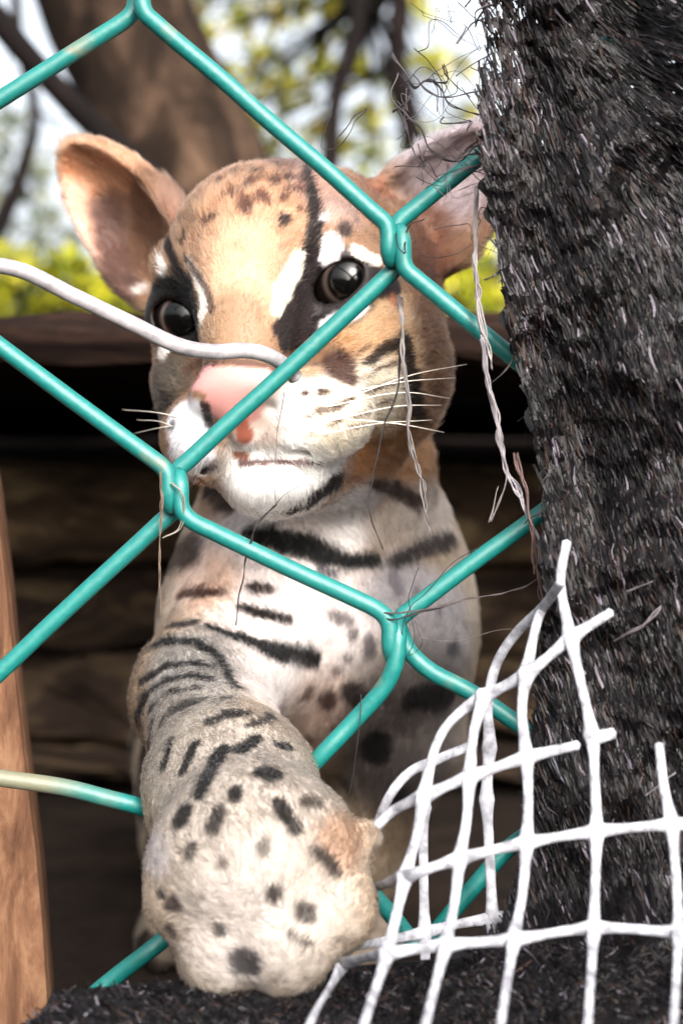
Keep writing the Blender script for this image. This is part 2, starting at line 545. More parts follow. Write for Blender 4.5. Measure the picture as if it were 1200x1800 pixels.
def sub_box(lo, hi):
    a = np.clip(np.floor((np.asarray(lo) - LO) / VOX).astype(int), 0, DIM)
    b = np.clip(np.ceil((np.asarray(hi) - LO) / VOX).astype(int) + 1, 0, DIM)
    sl = tuple(slice(a[i], b[i]) for i in range(3))
    X, Y, Z = np.meshgrid(AX[0][sl[0]], AX[1][sl[1]], AX[2][sl[2]], indexing='ij', sparse=True)
    return sl, X, Y, Z

def smin(a, b, k):
    h = np.clip(0.5 + 0.5 * (b - a) / k, 0, 1)
    return b * (1 - h) + a * h - k * h * (1 - h)

PRIMS = []       # (kind, data, flow, region) for fur direction and colour

def put(dist_fn, lo, hi, k, op):
    sl, X, Y, Z = sub_box(lo, hi)
    d = dist_fn(X, Y, Z).astype(np.float32)
    cur = FIELD[sl]
    if op == 'add':
        FIELD[sl] = smin(cur, d, k)
    else:
        FIELD[sl] = -smin(-cur, d, k)

def ell(c, r, k=5.0, op='add', R=None):
    c = np.asarray(c, float); r = np.asarray(r, float)
    R = np.eye(3) if R is None else np.asarray(R)          # columns: local axes in world
    m = r.max() + k + 3
    def fn(X, Y, Z):
        x, y, z = X - c[0], Y - c[1], Z - c[2]
        q = [(x * R[0, i] + y * R[1, i] + z * R[2, i]) / r[i] for i in range(3)]
        k0 = np.sqrt(q[0] ** 2 + q[1] ** 2 + q[2] ** 2) + 1e-6
        k1 = np.sqrt((q[0] / r[0]) ** 2 + (q[1] / r[1]) ** 2 + (q[2] / r[2]) ** 2) + 1e-6
        return k0 * (k0 - 1) / k1
    put(fn, c - m, c + m, k, op)

def cone(a, b, ra, rb, k=5.0, op='add'):
    a = np.asarray(a, float); b = np.asarray(b, float)
    ab = b - a; L2 = ab @ ab
    m = max(ra, rb) + k + 3
    def fn(X, Y, Z):
        t = np.clip(((X - a[0]) * ab[0] + (Y - a[1]) * ab[1] + (Z - a[2]) * ab[2]) / L2, 0, 1)
        return np.sqrt((X - a[0] - t * ab[0]) ** 2 + (Y - a[1] - t * ab[1]) ** 2 + (Z - a[2] - t * ab[2]) ** 2) - (ra + (rb - ra) * t)
    put(fn, np.minimum(a, b) - m, np.maximum(a, b) + m, k, op)

# --- head pose
YAW, ROLL, PITCH = math.radians(19), math.radians(10), math.radians(0)
cy, sy = math.cos(YAW), math.sin(YAW)
hx = np.array([cy, -sy, 0.0]); hf = np.array([-sy, -cy, 0.0]); hu = np.array([0, 0, 1.0])
cr_, sr_ = math.cos(ROLL), math.sin(ROLL)
Rroll = np.array([[cr_, 0, -sr_], [0, 1, 0], [sr_, 0, cr_]])
HR = np.stack([Rroll @ hx, Rroll @ hf, Rroll @ hu], 1)
HC = M(452, 524, 337) - HR @ np.array([0, 26, 2.0])
def H(x, y, z):
    return HC + HR @ np.array([x, y, z], float)

def rot_local(ax, ay, az):
    cx, sx = math.cos(ax), math.sin(ax); c2, s2 = math.cos(ay), math.sin(ay); c3, s3 = math.cos(az), math.sin(az)
    Rx = np.array([[1, 0, 0], [0, cx, -sx], [0, sx, cx]])
    Ry = np.array([[c2, 0, s2], [0, 1, 0], [-s2, 0, c2]])
    Rz = np.array([[c3, -s3, 0], [s3, c3, 0], [0, 0, 1]])
    return Rz @ Ry @ Rx

# --- trunk of the body, neck, legs
cone(M(560, 1120, 412), M(490, 1230, 500), 31, 36, 10)          # chest to belly
cone(M(490, 1230, 500), M(480, 1320, 545), 36, 34, 10)          # belly to rump
ell(M(560, 1075, 398), (31, 28, 36), 10)                         # breast
cone(M(565, 830, 388), M(560, 1020, 396), 25, 30, 12)            # neck
ell(M(448, 1085, 382), (19, 20, 24), 9)                          # shoulder
ell(M(702, 1090, 398), (15, 20, 27), 9)
# front leg reaching through the wire
cone(M(430, 1100, 375), M(356, 1225, 350), 17, 13.0, 8)
cone(M(356, 1225, 350), M(405, 1390, 300), 12.2, 13.0, 8)
cone(M(405, 1390, 300), M(445, 1500, 280), 13.0, 15.5, 8)
ell(M(452, 1535, 273), (17.2, 12.5, 15.0), 6)
for (px, py, d, r) in [(330, 1580, 272, 6.2), (388, 1676, 268, 6.8), (500, 1664, 266, 7.8), (585, 1600, 269, 7.0)]:
    cone(M(px * 0.7 + 452 * 0.3, py - 70, d + 3), M(px, py, d), r * 0.95, r, 3.0)
cone(M(600, 1500, 276), M(648, 1462, 276), 4.0, 2.0, 2.5)        # dewclaw tuft
# the other front leg
cone(M(712, 1120, 398), M(705, 1300, 400), 14, 13, 7)
cone(M(705, 1300, 400), M(630, 1500, 410), 13, 10.5, 7)
cone(M(630, 1500, 410), M(600, 1600, 412), 10.5, 9.5, 5)
ell(M(596, 1650, 404), (13, 17, 10), 5)
# hind legs
for sgn in (-1, 1):
    bx = 505 + (-130 if sgn < 0 else 30)
    cone(M(bx, 1330, 500), M(bx - 20 * (sgn < 0), 1470, 475), 24, 17, 8)
    cone(M(bx - 20 * (sgn < 0), 1470, 475), M(bx - 50 * (sgn < 0), 1590, 480), 13, 9.5, 6)
    ell(M(bx - 70 * (sgn < 0), 1640, 462), (9.5, 24, 8.5), 5)
# tail
tp = [M(540, 1400, 560), M(480, 1480, 572), M(420, 1530, 560), M(380, 1540, 530)]
tp = catmull(tp, 4)
for i in range(len(tp) - 1):
    cone(tp[i], tp[i + 1], 9 - 3 * i / len(tp), 9 - 3 * (i + 1) / len(tp), 4)

# --- head
ell(H(0, -3, 3), (28.2, 33, 27.5), 5, R=HR)                         # skull
ell(H(0, 14, 13), (19.5, 15.5, 16.5), 8, R=HR)                         # forehead
for s in (-1, 1):
    ell(H(s * 16, 13, -12), (13.2, 17, 16.5), 7, R=HR)               # cheek
    ell(H(s * 17, 2, -15), (12, 16, 15), 7, R=HR)                # jowl
cone(H(0, 26, 14), H(0, 40.5, -13), 12.5, 7.2, 8)                # bridge of the nose
for s in (-1, 1):
    ell(H(s * 9.8 + (0.8 if s < 0 else 0), 35.5, -23.5), (12.8 if s > 0 else 11.4, 11.5, 9.6), 5, R=HR)       # whisker pads
ell(H(0, 33, -34), (10.5, 10, 6.6), 4, R=HR)                     # chin
cone(H(0, 20, -29), H(0, 2, -25), 12, 17, 8)                     # lower jaw
ell(H(0, 45.2, -17.0), (9.4, 5.2, 5.6), 3, R=HR)                 # nose pad
cone(H(0, 46, -20), H(0, 45.5, -25), 3.6, 2.2, 2.5)
EYE_R = 8.2
EYES = {s: H(s * 17.2, 19.4, 2.0) for s in (-1, 1)}
for s in (-1, 1):
    cone(H(s * 9, 27, 10), H(s * 17, 24, 11.5), 5.5, 4.5, 6)     # brow
    ell(EYES[s], (EYE_R + 1.5,) * 3, 3, R=HR)                    # lids over the eyeball
# sockets, nostrils, mouth
for s in (-1, 1):
    Re = HR @ rot_local(0, -s * math.radians(22), s * math.radians(-12))
    ell(EYES[s] + HR @ np.array([s * 0.2, 8.5, -0.6]), (5.5, 10, 3.35), 1.2, 'cut', R=Re)
    ell(EYES[s], (EYE_R + 0.2,) * 3, 0.6, 'cut', R=HR)
    ell(H(s * 6.6, 48.2, -21.2), (1.5, 2.8, 1.0), 1.2, 'cut', R=HR @ rot_local(0, s * 0.5, 0))
    mp = catmull([H(0, 47.4, -29.2), H(s * 5, 46, -30.3), H(s * 11, 41, -30.0), H(s * 17, 33, -27.6)], 4)
    for i in range(len(mp) - 1):
        cone(mp[i], mp[i + 1], 0.9, 0.9, 1.2, 'cut')
cone(H(0, 48.5, -24), H(0, 48.2, -29.5), 0.8, 0.8, 1.2, 'cut')
# ears: cupped shells
EARS = {}
for s in (-1, 1):
    a = np.array([-0.50, 0.0, 0.86]) if s < 0 else np.array([0.80, -0.22, 0.56]); a /= np.linalg.norm(a)          # up the ear
    nrm = np.array([s * 0.30, 0.92, -0.10]); nrm -= (nrm @ a) * a; nrm /= np.linalg.norm(nrm)   # opening faces here
    w = np.cross(a, nrm)
    Rl = np.stack([w, nrm, a], 1)
    Re = HR @ Rl
    c = np.array([-37.0, -3.0, 28.0]) if s < 0 else np.array([30.0, -10.0, 18.0])
    sl, X, Y, Z = sub_box(H(*c) - 36, H(*c) + 36)
    def ed(c0, r):
        cw = H(*c0)
        q = [((X - cw[0]) * Re[0, i] + (Y - cw[1]) * Re[1, i] + (Z - cw[2]) * Re[2, i]) / r[i] for i in range(3)]
        q[0] = q[0] * (1 + 0.16 * np.clip(q[2], -0.3, 1.1))          # narrower towards the tip
        k0 = np.sqrt(q[0] ** 2 + q[1] ** 2 + q[2] ** 2) + 1e-6
        k1 = np.sqrt((q[0] / r[0]) ** 2 + (q[1] / r[1]) ** 2 + (q[2] / r[2]) ** 2) + 1e-6
        return k0 * (k0 - 1) / k1
    outer = ed(c, (12.8, 9.0, 24.5 if s < 0 else 22.0))
    inner = ed(c + Rl @ np.array([0, 7.0, 1.5]), (11.6, 12.8, 23.0 if s < 0 else 20.5))
    shell = -smin(-outer, inner, 1.5)
    FIELD[sl] = smin(FIELD[sl], shell.astype(np.float32), 3.0)
    EARS[s] = (H(*c), Re)

def surface_nets(Fd):
    neg = Fd < 0
    cnt = np.zeros(np.array(Fd.shape) - 1, np.uint8)
    n = [s - 1 for s in Fd.shape]
    for dx in (0, 1):
        for dy in (0, 1):
            for dz in (0, 1):
                cnt += neg[dx:dx + n[0], dy:dy + n[1], dz:dz + n[2]]
    act = (cnt > 0) & (cnt < 8)
    idx = np.argwhere(act)
    vid = np.full(act.shape, -1, np.int64)
    vid[act] = np.arange(len(idx))
    acc = np.zeros((len(idx), 3)); num = np.zeros(len(idx))
    corners = [(x, y, z) for x in (0, 1) for y in (0, 1) for z in (0, 1)]
    val = {c: Fd[idx[:, 0] + c[0], idx[:, 1] + c[1], idx[:, 2] + c[2]].astype(np.float64) for c in corners}
    for c in corners:
        for ax in range(3):
            if c[ax] == 0:
                e = list(c); e[ax] = 1; e = tuple(e)
                a, b = val[c], val[e]
                m = (a < 0) != (b < 0)
                t = np.where(m, a / np.where(m, a - b, 1), 0)
                p = np.tile(np.array(c, float), (len(idx), 1)); p[:, ax] = t
                acc[m] += p[m]; num[m] += 1
    V = idx + acc / num[:, None]
    faces = []
    for ax in range(3):
        o = [i for i in range(3) if i != ax]
        sl0 = [slice(1, -1)] * 3; sl1 = [slice(1, -1)] * 3
        sl0[ax] = slice(0, -1); sl1[ax] = slice(1, None)
        a = neg[tuple(sl0)]; b = neg[tuple(sl1)]
        e = np.argwhere(a != b)
        base = e.copy(); base[:, o[0]] += 1; base[:, o[1]] += 1
        flip = a[tuple(e.T)]
        q = []
        for (i, j) in ((1, 1), (0, 1), (0, 0), (1, 0)):
            c = base.copy(); c[:, o[0]] -= i; c[:, o[1]] -= j
            q.append(vid[tuple(c.T)])
        q = np.stack(q, 1)
        if ax == 1: flip = ~flip
        q[~flip] = q[~flip][:, ::-1]
        faces.append(q)
    return V, np.vstack(faces)

BV, BF = surface_nets(FIELD)
BV = LO + BV * VOX                       # mm, lens at the origin
del FIELD
# keep the one connected body, smooth a little
def relax(V, Fq, it, lam=0.5):
    e = np.vstack([Fq[:, [0, 1]], Fq[:, [1, 2]], Fq[:, [2, 3]], Fq[:, [3, 0]]])
    e = np.vstack([e, e[:, ::-1]])
    deg = np.bincount(e[:, 0], minlength=len(V)).astype(float)[:, None]
    for _ in range(it):
        s = np.stack([np.bincount(e[:, 0], weights=V[e[:, 1], k], minlength=len(V)) for k in range(3)], 1)
        V = V + lam * (s / deg - V)
    return V
BV = relax(BV, BF, 2)
def normals(V, Fq):
    fn = np.cross(V[Fq[:, 2]] - V[Fq[:, 0]], V[Fq[:, 3]] - V[Fq[:, 1]])
    N_ = np.zeros_like(V)
    for k in range(4):
        for ax in range(3):
            N_[:, ax] += np.bincount(Fq[:, k], weights=fn[:, ax], minlength=len(V))
    return N_ / (np.linalg.norm(N_, axis=1)[:, None] + 1e-12), fn
BN, FN = normals(BV, BF)
FA = np.linalg.norm(FN, axis=1) * 0.5
bvh = BVHTree.FromPolygons(BV.tolist(), BF.tolist())

def hit(px, py):
    d = Vector(((px - 600.0) / FPX, 1.0, (900.0 - py) / FPX)).normalized()
    loc, nr, i, t = bvh.ray_cast(Vector((0, 0, 0)), d)
    best = None if loc is None else np.array(loc)
    dv = np.array(d)
    for s in (-1, 1):
        c = EYES[s]; b_ = dv @ c; q_ = c @ c - (EYE_R + 1.4) ** 2
        if b_ * b_ > q_:
            pt = dv * (b_ - math.sqrt(b_ * b_ - q_))
            if best is None or pt[1] < best[1]: best = pt
    return best

#=== COAT ===
def seg_dist(Pts, a, b):
    ab = b - a; L2 = ab @ ab + 1e-9
    t = np.clip(((Pts - a) @ ab) / L2, 0, 1)
    return np.linalg.norm(Pts - a - t[:, None] * ab, axis=1), t

BLK = (22, 14, 14); DBR = (36, 23, 20); BRN = (92, 64, 50); WHT = (250, 246, 240); CRM = (250, 236, 212); GRY = (196, 188, 186)
# soft colour regions, then markings; each: points in photo pixels, radius px (one or per point), colour, softness 0..1, strength
COAT = [
    # head ground colours; left cheek greyed to paint in its shade
    ([(430, 330), (430, 420)], 130, (198, 152, 120), .9, 1), ([(425, 450), (420, 520)], 75, (218, 178, 146), .9, 1),
    ([(350, 290), (430, 272), (520, 288)], 34, (150, 114, 100), .9, .95), ([(415, 560), (410, 610)], 60, (172, 136, 106), .8, 1),
    ([(300, 340), (290, 420)], 26, (150, 112, 96), .8, .8), ([(560, 320), (600, 360)], 50, (204, 166, 150), .8, .9),
    ([(620, 300), (660, 330)], 36, (166, 112, 84), .8, 1),
    ([(640, 580), (690, 560), (720, 620)], 60, (226, 184, 142), .8, 1), ([(760, 560), (785, 700), (790, 820)], 45, (138, 98, 70), .7, 1),
    ([(640, 800), (720, 800), (770, 850)], 62, (200, 146, 102), .7, 1), ([(560, 760), (480, 850)], 100, (255, 253, 250), .6, 1),
    ([(660, 690), (600, 740)], 66, (253, 238, 214), .8, 1), ([(630, 600), (680, 580)], 30, (228, 178, 132), .8, .9),
    ([(290, 660), (285, 720)], 36, (126, 114, 100), .8, 1), ([(330, 745), (335, 800)], 44, (240, 240, 246), .5, 1),
    ([(430, 740), (470, 760)], 30, (244, 206, 186), .8, .6),
    # neck, chest; right shoulder and other front leg greyed with painted-in shade
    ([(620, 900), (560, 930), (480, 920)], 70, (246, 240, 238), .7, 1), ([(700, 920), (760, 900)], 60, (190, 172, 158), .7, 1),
    ([(470, 1020), (560, 1100), (480, 1180)], 130, (244, 232, 228), .8, 1), ([(360, 1020)], 60, (236, 200, 178), .9, .9),
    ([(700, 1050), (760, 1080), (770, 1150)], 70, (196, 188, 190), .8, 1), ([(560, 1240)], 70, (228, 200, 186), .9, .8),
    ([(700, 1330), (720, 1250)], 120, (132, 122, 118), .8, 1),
    # leg and paw
    ([(330, 1180), (320, 1260)], 95, (178, 173, 168), .7, 1), ([(300, 1300), (380, 1380)], 110, (178, 170, 160), .8, 1),
    ([(450, 1400), (450, 1600)], 190, (177, 167, 158), .8, 1), ([(420, 1600), (400, 1660)], 80, (184, 175, 169), .9, .9), ([(600, 1480)], 50, (170, 136, 112), .9, .8),
    ([(270, 1500)], 40, (190, 184, 186), .9, .8),
    # ears; left one pinkened to imitate light glowing through
    ([(150, 300), (220, 300)], 60, (206, 150, 116), .8, 1), ([(120, 350), (150, 420), (190, 500)], 36, (240, 186, 164), .9, 1),
    ([(190, 370), (205, 460), (215, 530)], 34, (112, 80, 70), .9, 1), ([(255, 330), (262, 450)], 36, (128, 92, 70), .8, 1),
    ([(690, 250), (760, 200), (800, 300)], 96, (176, 162, 166), .8, 1), ([(740, 400), (770, 490)], 56, (118, 74, 52), .8, 1), ([(650, 300)], 40, (140, 92, 68), .9, .9),
    # nose
    ([(350, 665), (408, 668), (470, 668)], 26, (236, 170, 164), .3, 1), ([(390, 705), (430, 712)], 34, (234, 166, 158), .3, 1), ([(425, 745), (430, 770)], 15, (206, 118, 96), .5, 1),
    # face markings
    ([(322, 318), (300, 360), (296, 410), (300, 440), (312, 474), (336, 502)], (4, 5, 7, 9, 11, 11), DBR, .4, 1),
    ([(282, 452), (287, 478), (292, 500)], (10, 15, 16), WHT, .4, 1), ([(246, 506)], 15, (214, 206, 200), .5, 1),
    ([(300, 546), (318, 560)], 66, BLK, .3, 1), ([(262, 540), (284, 508)], 14, BLK, .4, 1), ([(345, 575), (344, 600)], 12, BLK, .4, 1), ([(262, 545), (250, 555)], 20, DBR, .6, .9),
    ([(292, 612), (282, 622)], 13, (250, 244, 238), .4, 1), ([(310, 640), (320, 665)], 18, (110, 98, 84), .6, .8),
    ([(326, 650), (350, 638), (405, 634), (470, 642), (500, 660)], 7, (112, 80, 66), .6, .9),
    ([(360, 715), (370, 745)], 9, DBR, .5, .9), ([(302, 748)], 9, (60, 66, 66), .5, .8), ([(290, 700)], 12, (70, 60, 54), .6, .8),
    ([(536, 292), (548, 330), (556, 380), (548, 430), (538, 466)], (5, 8, 11, 12, 13), DBR, .4, 1),
    ([(502, 383)], 10, (44, 28, 24), .5, 1), ([(323, 408), (321, 420)], 6, DBR, .5, .9), ([(352, 412)], 3, BRN, .5, .9), ([(340, 432)], 3, BRN, .5, .9),
    ([(540, 500), (516, 540), (500, 580)], (30, 26, 22), (50, 36, 36), .35, 1), ([(556, 556), (530, 580)], 20, (46, 34, 34), .4, 1), ([(500, 600), (550, 590)], 17, (50, 38, 38), .4, 1),
    ([(592, 503)], 72, (44, 32, 34), .3, 1), ([(650, 490), (690, 500)], (26, 16), (52, 38, 38), .4, 1),
    ([(582, 425), (578, 455)], (18, 16), (238, 232, 238), .4, 1), ([(628, 440), (662, 456)], (15, 12), (242, 228, 214), .4, 1), ([(608, 400)], 13, (66, 54, 56), .6, .9), ([(570, 380)], 9, (216, 204, 208), .6, .9),
    ([(326, 452), (340, 474), (353, 504), (358, 536), (353, 562)], (7, 12, 16, 16, 11), (250, 240, 228), .35, 1),
    ([(526, 450), (512, 480), (496, 512), (487, 545)], (14, 20, 20, 13), (255, 246, 224), .35, 1),
    ([(325, 452), (345, 478), (366, 515), (372, 545)], 6, BRN, .5, .9),
    ([(572, 572), (610, 556), (640, 540)], (13, 15, 10), (250, 248, 250), .35, 1),
    ([(690, 525), (700, 535)], 10, (206, 120, 86), .6, .8),
    ([(648, 636), (672, 616), (700, 602), (716, 590)], (6, 8, 8, 5), DBR, .4, .95),
    ([(590, 640), (606, 660)], (24, 22), (92, 60, 52), .5, .95), ([(548, 652)], 22, (226, 176, 136), .6, .9),
    ([(538, 691)], 6, BRN, .5, .95), ([(562, 689), (576, 687)], 6, BRN, .5, .95), ([(560, 722), (574, 720)], 6, BRN, .5, .9), ([(588, 716), (604, 709), (622, 700)], (6, 5, 3), BRN, .5, .9),
    ([(542, 730)], 5, BRN, .5, .8), ([(578, 750), (596, 741)], 3, BRN, .5, .8), ([(548, 762)], 4, BRN, .5, .6), ([(620, 668), (656, 660)], 2.5, BRN, .5, .7), ([(620, 735), (650, 726)], 2.5, BRN, .5, .8), ([(640, 692), (672, 680), (698, 672)], 3, BRN, .5, .9), ([(650, 716), (690, 704)], 2.6, BRN, .5, .85), ([(612, 752), (646, 748)], 2.4, BRN, .5, .7), ([(660, 650), (700, 636)], 3.4, BRN, .5, .85), ([(632, 620), (650, 606)], 3, BRN, .5, .7),
    ([(415, 800), (430, 800)], 9, (176, 104, 70), .6, .9), ([(420, 815), (480, 812), (560, 814)], 4, (120, 78, 76), .6, .9),
    # speckles on the crown
    ([(452, 300)], 7.8, (78, 52, 44), .6, .95), ([(480, 318)], 7.8, (78, 52, 44), .6, .95), ([(430, 345)], 6.5, (84, 56, 46), .6, .9), ([(405, 335)], 7.8, (84, 56, 46), .6, .9), ([(385, 315)], 7.8, (84, 56, 46), .6, .9), ([(500, 345)], 7.8, (84, 56, 46), .6, .9), ([(470, 350)], 6.5, (84, 56, 46), .6, .9),
    ([(440, 320)], 9.1, (84, 56, 46), .6, .9), ([(415, 300)], 9.1, (84, 56, 46), .6, .9), ([(360, 385)], 6.5, (84, 56, 46), .6, .9), ([(372, 378)], 6.5, (84, 56, 46), .6, .9), ([(460, 340)], 7.8, (84, 56, 46), .6, .9), ([(510, 310)], 7.8, (78, 52, 44), .6, .95), ([(350, 345)], 7.8, (84, 56, 46), .6, .8), ([(488, 290)], 7.8, (84, 56, 46), .6, .9), ([(540, 315)], 11.7, (78, 52, 44), .6, .95), ([(495, 432)], 5, BRN, .6, .4),
    ([(445, 312)], 6.6, (84, 62, 52), .7, .8), ([(517, 331)], 8.1, (110, 62, 52), .7, .8), ([(437, 371)], 6.0, (110, 62, 52), .7, .8), ([(485, 313)], 7.8, (94, 62, 52), .7, .8), ([(357, 323)], 7.3, (84, 62, 52), .7, .8), ([(346, 288)], 8.3, (82, 62, 52), .7, .8), ([(435, 359)], 6.1, (104, 62, 52), .7, .8), ([(454, 344)], 8.1, (105, 62, 52), .7, .8), ([(428, 368)], 4.5, (103, 62, 52), .7, .8), ([(359, 283)], 4.5, (93, 62, 52), .7, .8), ([(435, 350)], 7.8, (106, 62, 52), .7, .8), ([(532, 321)], 5.7, (102, 62, 52), .7, .8), ([(378, 296)], 5.5, (81, 62, 52), .7, .8), ([(426, 357)], 8.5, (90, 62, 52), .7, .8), ([(422, 328)], 6.5, (86, 62, 52), .7, .8), ([(387, 342)], 4.8, (97, 62, 52), .7, .8), ([(435, 358)], 8.5, (85, 62, 52), .7, .8), ([(461, 309)], 4.2, (89, 62, 52), .7, .8), ([(504, 313)], 4.4, (82, 62, 52), .7, .8), ([(448, 313)], 6.6, (97, 62, 52), .7, .8), ([(216, 295)], 4.3, (82, 62, 52), .7, .8), ([(432, 366)], 8.3, (98, 62, 52), .7, .8), ([(412, 280)], 7.8, (100, 62, 52), .7, .8), ([(416, 310)], 4.5, (104, 62, 52), .7, .8), ([(350, 309)], 7.8, (86, 62, 52), .7, .8), ([(527, 331)], 8.2, (112, 62, 52), .7, .8), ([(428, 344)], 8.2, (107, 62, 52), .7, .8), ([(527, 365)], 6.2, (101, 62, 52), .7, .8), ([(504, 329)], 4.0, (88, 62, 52), .7, .8), ([(444, 283)], 6.8, (109, 62, 52), .7, .8), ([(356, 331)], 5.2, (111, 62, 52), .7, .8), ([(550, 274)], 4.2, (81, 62, 52), .7, .8), ([(485, 318)], 6.6, (100, 62, 52), .7, .8), ([(429, 294)], 4.7, (103, 62, 52), .7, .8), 
    # side of the face and neck
    ([(712, 600), (722, 650), (738, 740), (768, 830), (805, 895)], (14, 14, 12, 13, 16), DBR, .4, .95), ([(800, 640), (812, 740)], 16, BRN, .7, .7), ([(830, 880), (820, 940)], 26, (44, 32, 32), .6, .9),
    ([(518, 895), (548, 880), (572, 862), (596, 846)], (13, 19, 20, 12), (40, 28, 28), .35, 1), ([(366, 862), (388, 880), (402, 896)], (12, 15, 10), (48, 36, 32), .45, .95),
    ([(650, 846), (690, 858), (735, 886)], (6, 12, 13), (72, 48, 40), .4, .95), ([(610, 838), (640, 842)], 7, (176, 128, 104), .6, .8),
    ([(440, 940), (500, 952), (560, 972), (612, 988), (660, 986)], (12, 16, 17, 11, 9), BLK, .35, 1), ([(690, 990), (740, 968), (810, 945)], (9, 11, 13), (40, 33, 36), .45, .95), ([(300, 985), (330, 970)], 34, (50, 36, 32), .6, .9),
    # breast stripes
    ([(318, 1046), (350, 1043), (386, 1044)], (10, 9, 6), (84, 46, 32), .45, .95), ([(440, 1034), (472, 1037)], 8, (64, 44, 38), .5, .95), ([(420, 1068), (460, 1080), (506, 1090)], (6, 8, 7), (40, 28, 26), .4, 1),
    ([(362, 1100), (420, 1122), (480, 1145), (552, 1160)], (6, 11, 13, 12), (22, 14, 13), .3, 1), ([(300, 1100), (340, 1096)], 8, (60, 44, 42), .5, .9),
    ([(580, 1083), (612, 1093)], 8, (110, 100, 104), .5, .8), ([(560, 1005), (590, 1010)], 6, (70, 66, 80), .5, .9), ([(620, 1115)], 8, (90, 80, 86), .5, .8), ([(648, 1125), (650, 1150)], 9, (96, 86, 92), .5, .8), ([(610, 1160)], 7, (110, 100, 104), .6, .7), ([(590, 1180)], 8, (130, 112, 112), .6, .7),
    ([(536, 1220)], 11, (120, 88, 80), .5, .85), ([(572, 1228), (576, 1238)], 13, (104, 72, 66), .5, .9), ([(618, 1215), (630, 1230)], 15, (60, 46, 48), .5, .9), ([(540, 1305)], 9, (120, 92, 84), .6, .7), ([(590, 1280)], 9, (130, 100, 92), .6, .7),
    ([(690, 1010), (700, 1040)], 9, (120, 110, 124), .6, .7), ([(730, 1040)], 9, (110, 104, 120), .6, .6), ([(796, 1142)], 13, (80, 78, 90), .6, .8), ([(770, 1080)], 8, (120, 114, 128), .6, .6),
    ([(658, 1305), (660, 1322)], 21, (34, 26, 28), .4, 1), ([(730, 1228), (780, 1226)], (20, 22), (34, 28, 30), .45, 1), ([(700, 1400)], 18, (60, 52, 54), .6, .8), ([(610, 1380)], 13, (84, 74, 74), .6, .7),
    # leg and paw spots
    ([(250, 1145), (290, 1128), (340, 1128), (384, 1155), (414, 1212)], (6.9, 9.2, 9.2, 8.0, 5.8), (22, 17, 17), 0.28, 1.00),
    ([(248, 1200), (290, 1172), (340, 1166), (372, 1176)], 7.3, (40, 35, 33), 0.40, 1.00), ([(250, 1228), (290, 1198), (336, 1188), (370, 1196)], 6.7, (45, 40, 37), 0.40, 1.00), ([(262, 1250), (300, 1218), (350, 1210)], 5.5, (52, 47, 42), 0.40, 0.95),
    ([(236, 1275), (258, 1228)], 9.8, (38, 33, 31), 0.40, 1.00), ([(232, 1330), (238, 1290)], 8.5, (39, 34, 32), 0.40, 0.95), ([(285, 1275), (300, 1245)], 7.3, (44, 39, 35), 0.40, 0.95), ([(440, 1275), (478, 1262)], 7.3, (57, 50, 45), 0.48, 0.90), ([(318, 1244), (338, 1240)], 18.3, (64, 57, 43), 0.56, 0.95), ([(384, 1234), (402, 1230)], 9.8, (62, 54, 45), 0.48, 0.95), ([(372, 1270), (400, 1258), (432, 1255)], 9.8, (52, 45, 39), 0.40, 0.95),
    ([(268, 1275), (262, 1342)], (10.3, 12.6), (32, 27, 24), 0.36, 1.00), ([(300, 1305), (289, 1346)], (6.9, 8.0), (32, 27, 24), 0.36, 1.00), ([(344, 1306), (322, 1356)], (8.0, 9.2), (37, 31, 27), 0.36, 1.00), ([(392, 1318), (368, 1358), (350, 1398)], (11.5, 14.9, 11.5), (29, 23, 21), 0.32, 1.00),
    ([(452, 1298), (424, 1320)], (10.3, 11.5), (28, 22, 20), 0.32, 1.00), ([(492, 1312), (510, 1314)], 8.5, (28, 22, 21), 0.32, 1.00), ([(470, 1360)], 20.7, (29, 22, 20), 0.32, 1.00), ([(416, 1390), (414, 1404)], 11.0, (45, 37, 32), 0.40, 1.00), ([(324, 1426), (316, 1442)], 15.9, (45, 39, 35), 0.40, 1.00), ([(386, 1430), (374, 1454)], 11.0, (55, 48, 42), 0.40, 0.95),
    ([(494, 1416), (500, 1432)], 12.2, (43, 34, 29), 0.36, 1.00), ([(508, 1444), (518, 1460)], 9.8, (45, 37, 32), 0.36, 1.00), ([(536, 1412), (556, 1410)], 9.8, (90, 80, 71), 0.48, 0.90), ([(556, 1498), (566, 1506)], 9.8, (64, 53, 45), 0.40, 1.00), ([(578, 1518), (588, 1532)], 9.8, (64, 53, 45), 0.40, 1.00),
    ([(336, 1490), (332, 1504)], 9.8, (71, 64, 58), 0.48, 0.90), ([(390, 1520)], 8.5, (93, 80, 74), 0.48, 0.80), ([(466, 1485), (462, 1498)], 9.8, (80, 71, 64), 0.48, 0.80), ([(480, 1573)], 11.0, (52, 44, 39), 0.40, 1.00), ([(536, 1604)], 15.9, (62, 53, 47), 0.40, 1.00), ([(284, 1568)], 9.8, (64, 59, 58), 0.48, 0.90), ([(306, 1588)], 13.4, (74, 59, 59), 0.48, 0.95), ([(302, 1636)], 11.0, (80, 71, 65), 0.48, 0.80), ([(388, 1635)], 11.0, (57, 52, 48), 0.40, 0.95),
    ([(508, 1640), (526, 1655), (546, 1660)], 4.9, (68, 59, 53), 0.40, 0.90), ([(424, 1690), (440, 1694)], 18.3, (59, 54, 57), 0.48, 0.95), ([(356, 1580)], 7.3, (93, 80, 75), 0.48, 0.70), ([(268, 1440)], 8.5, (74, 68, 65), 0.48, 0.70),
]
MARKS = []
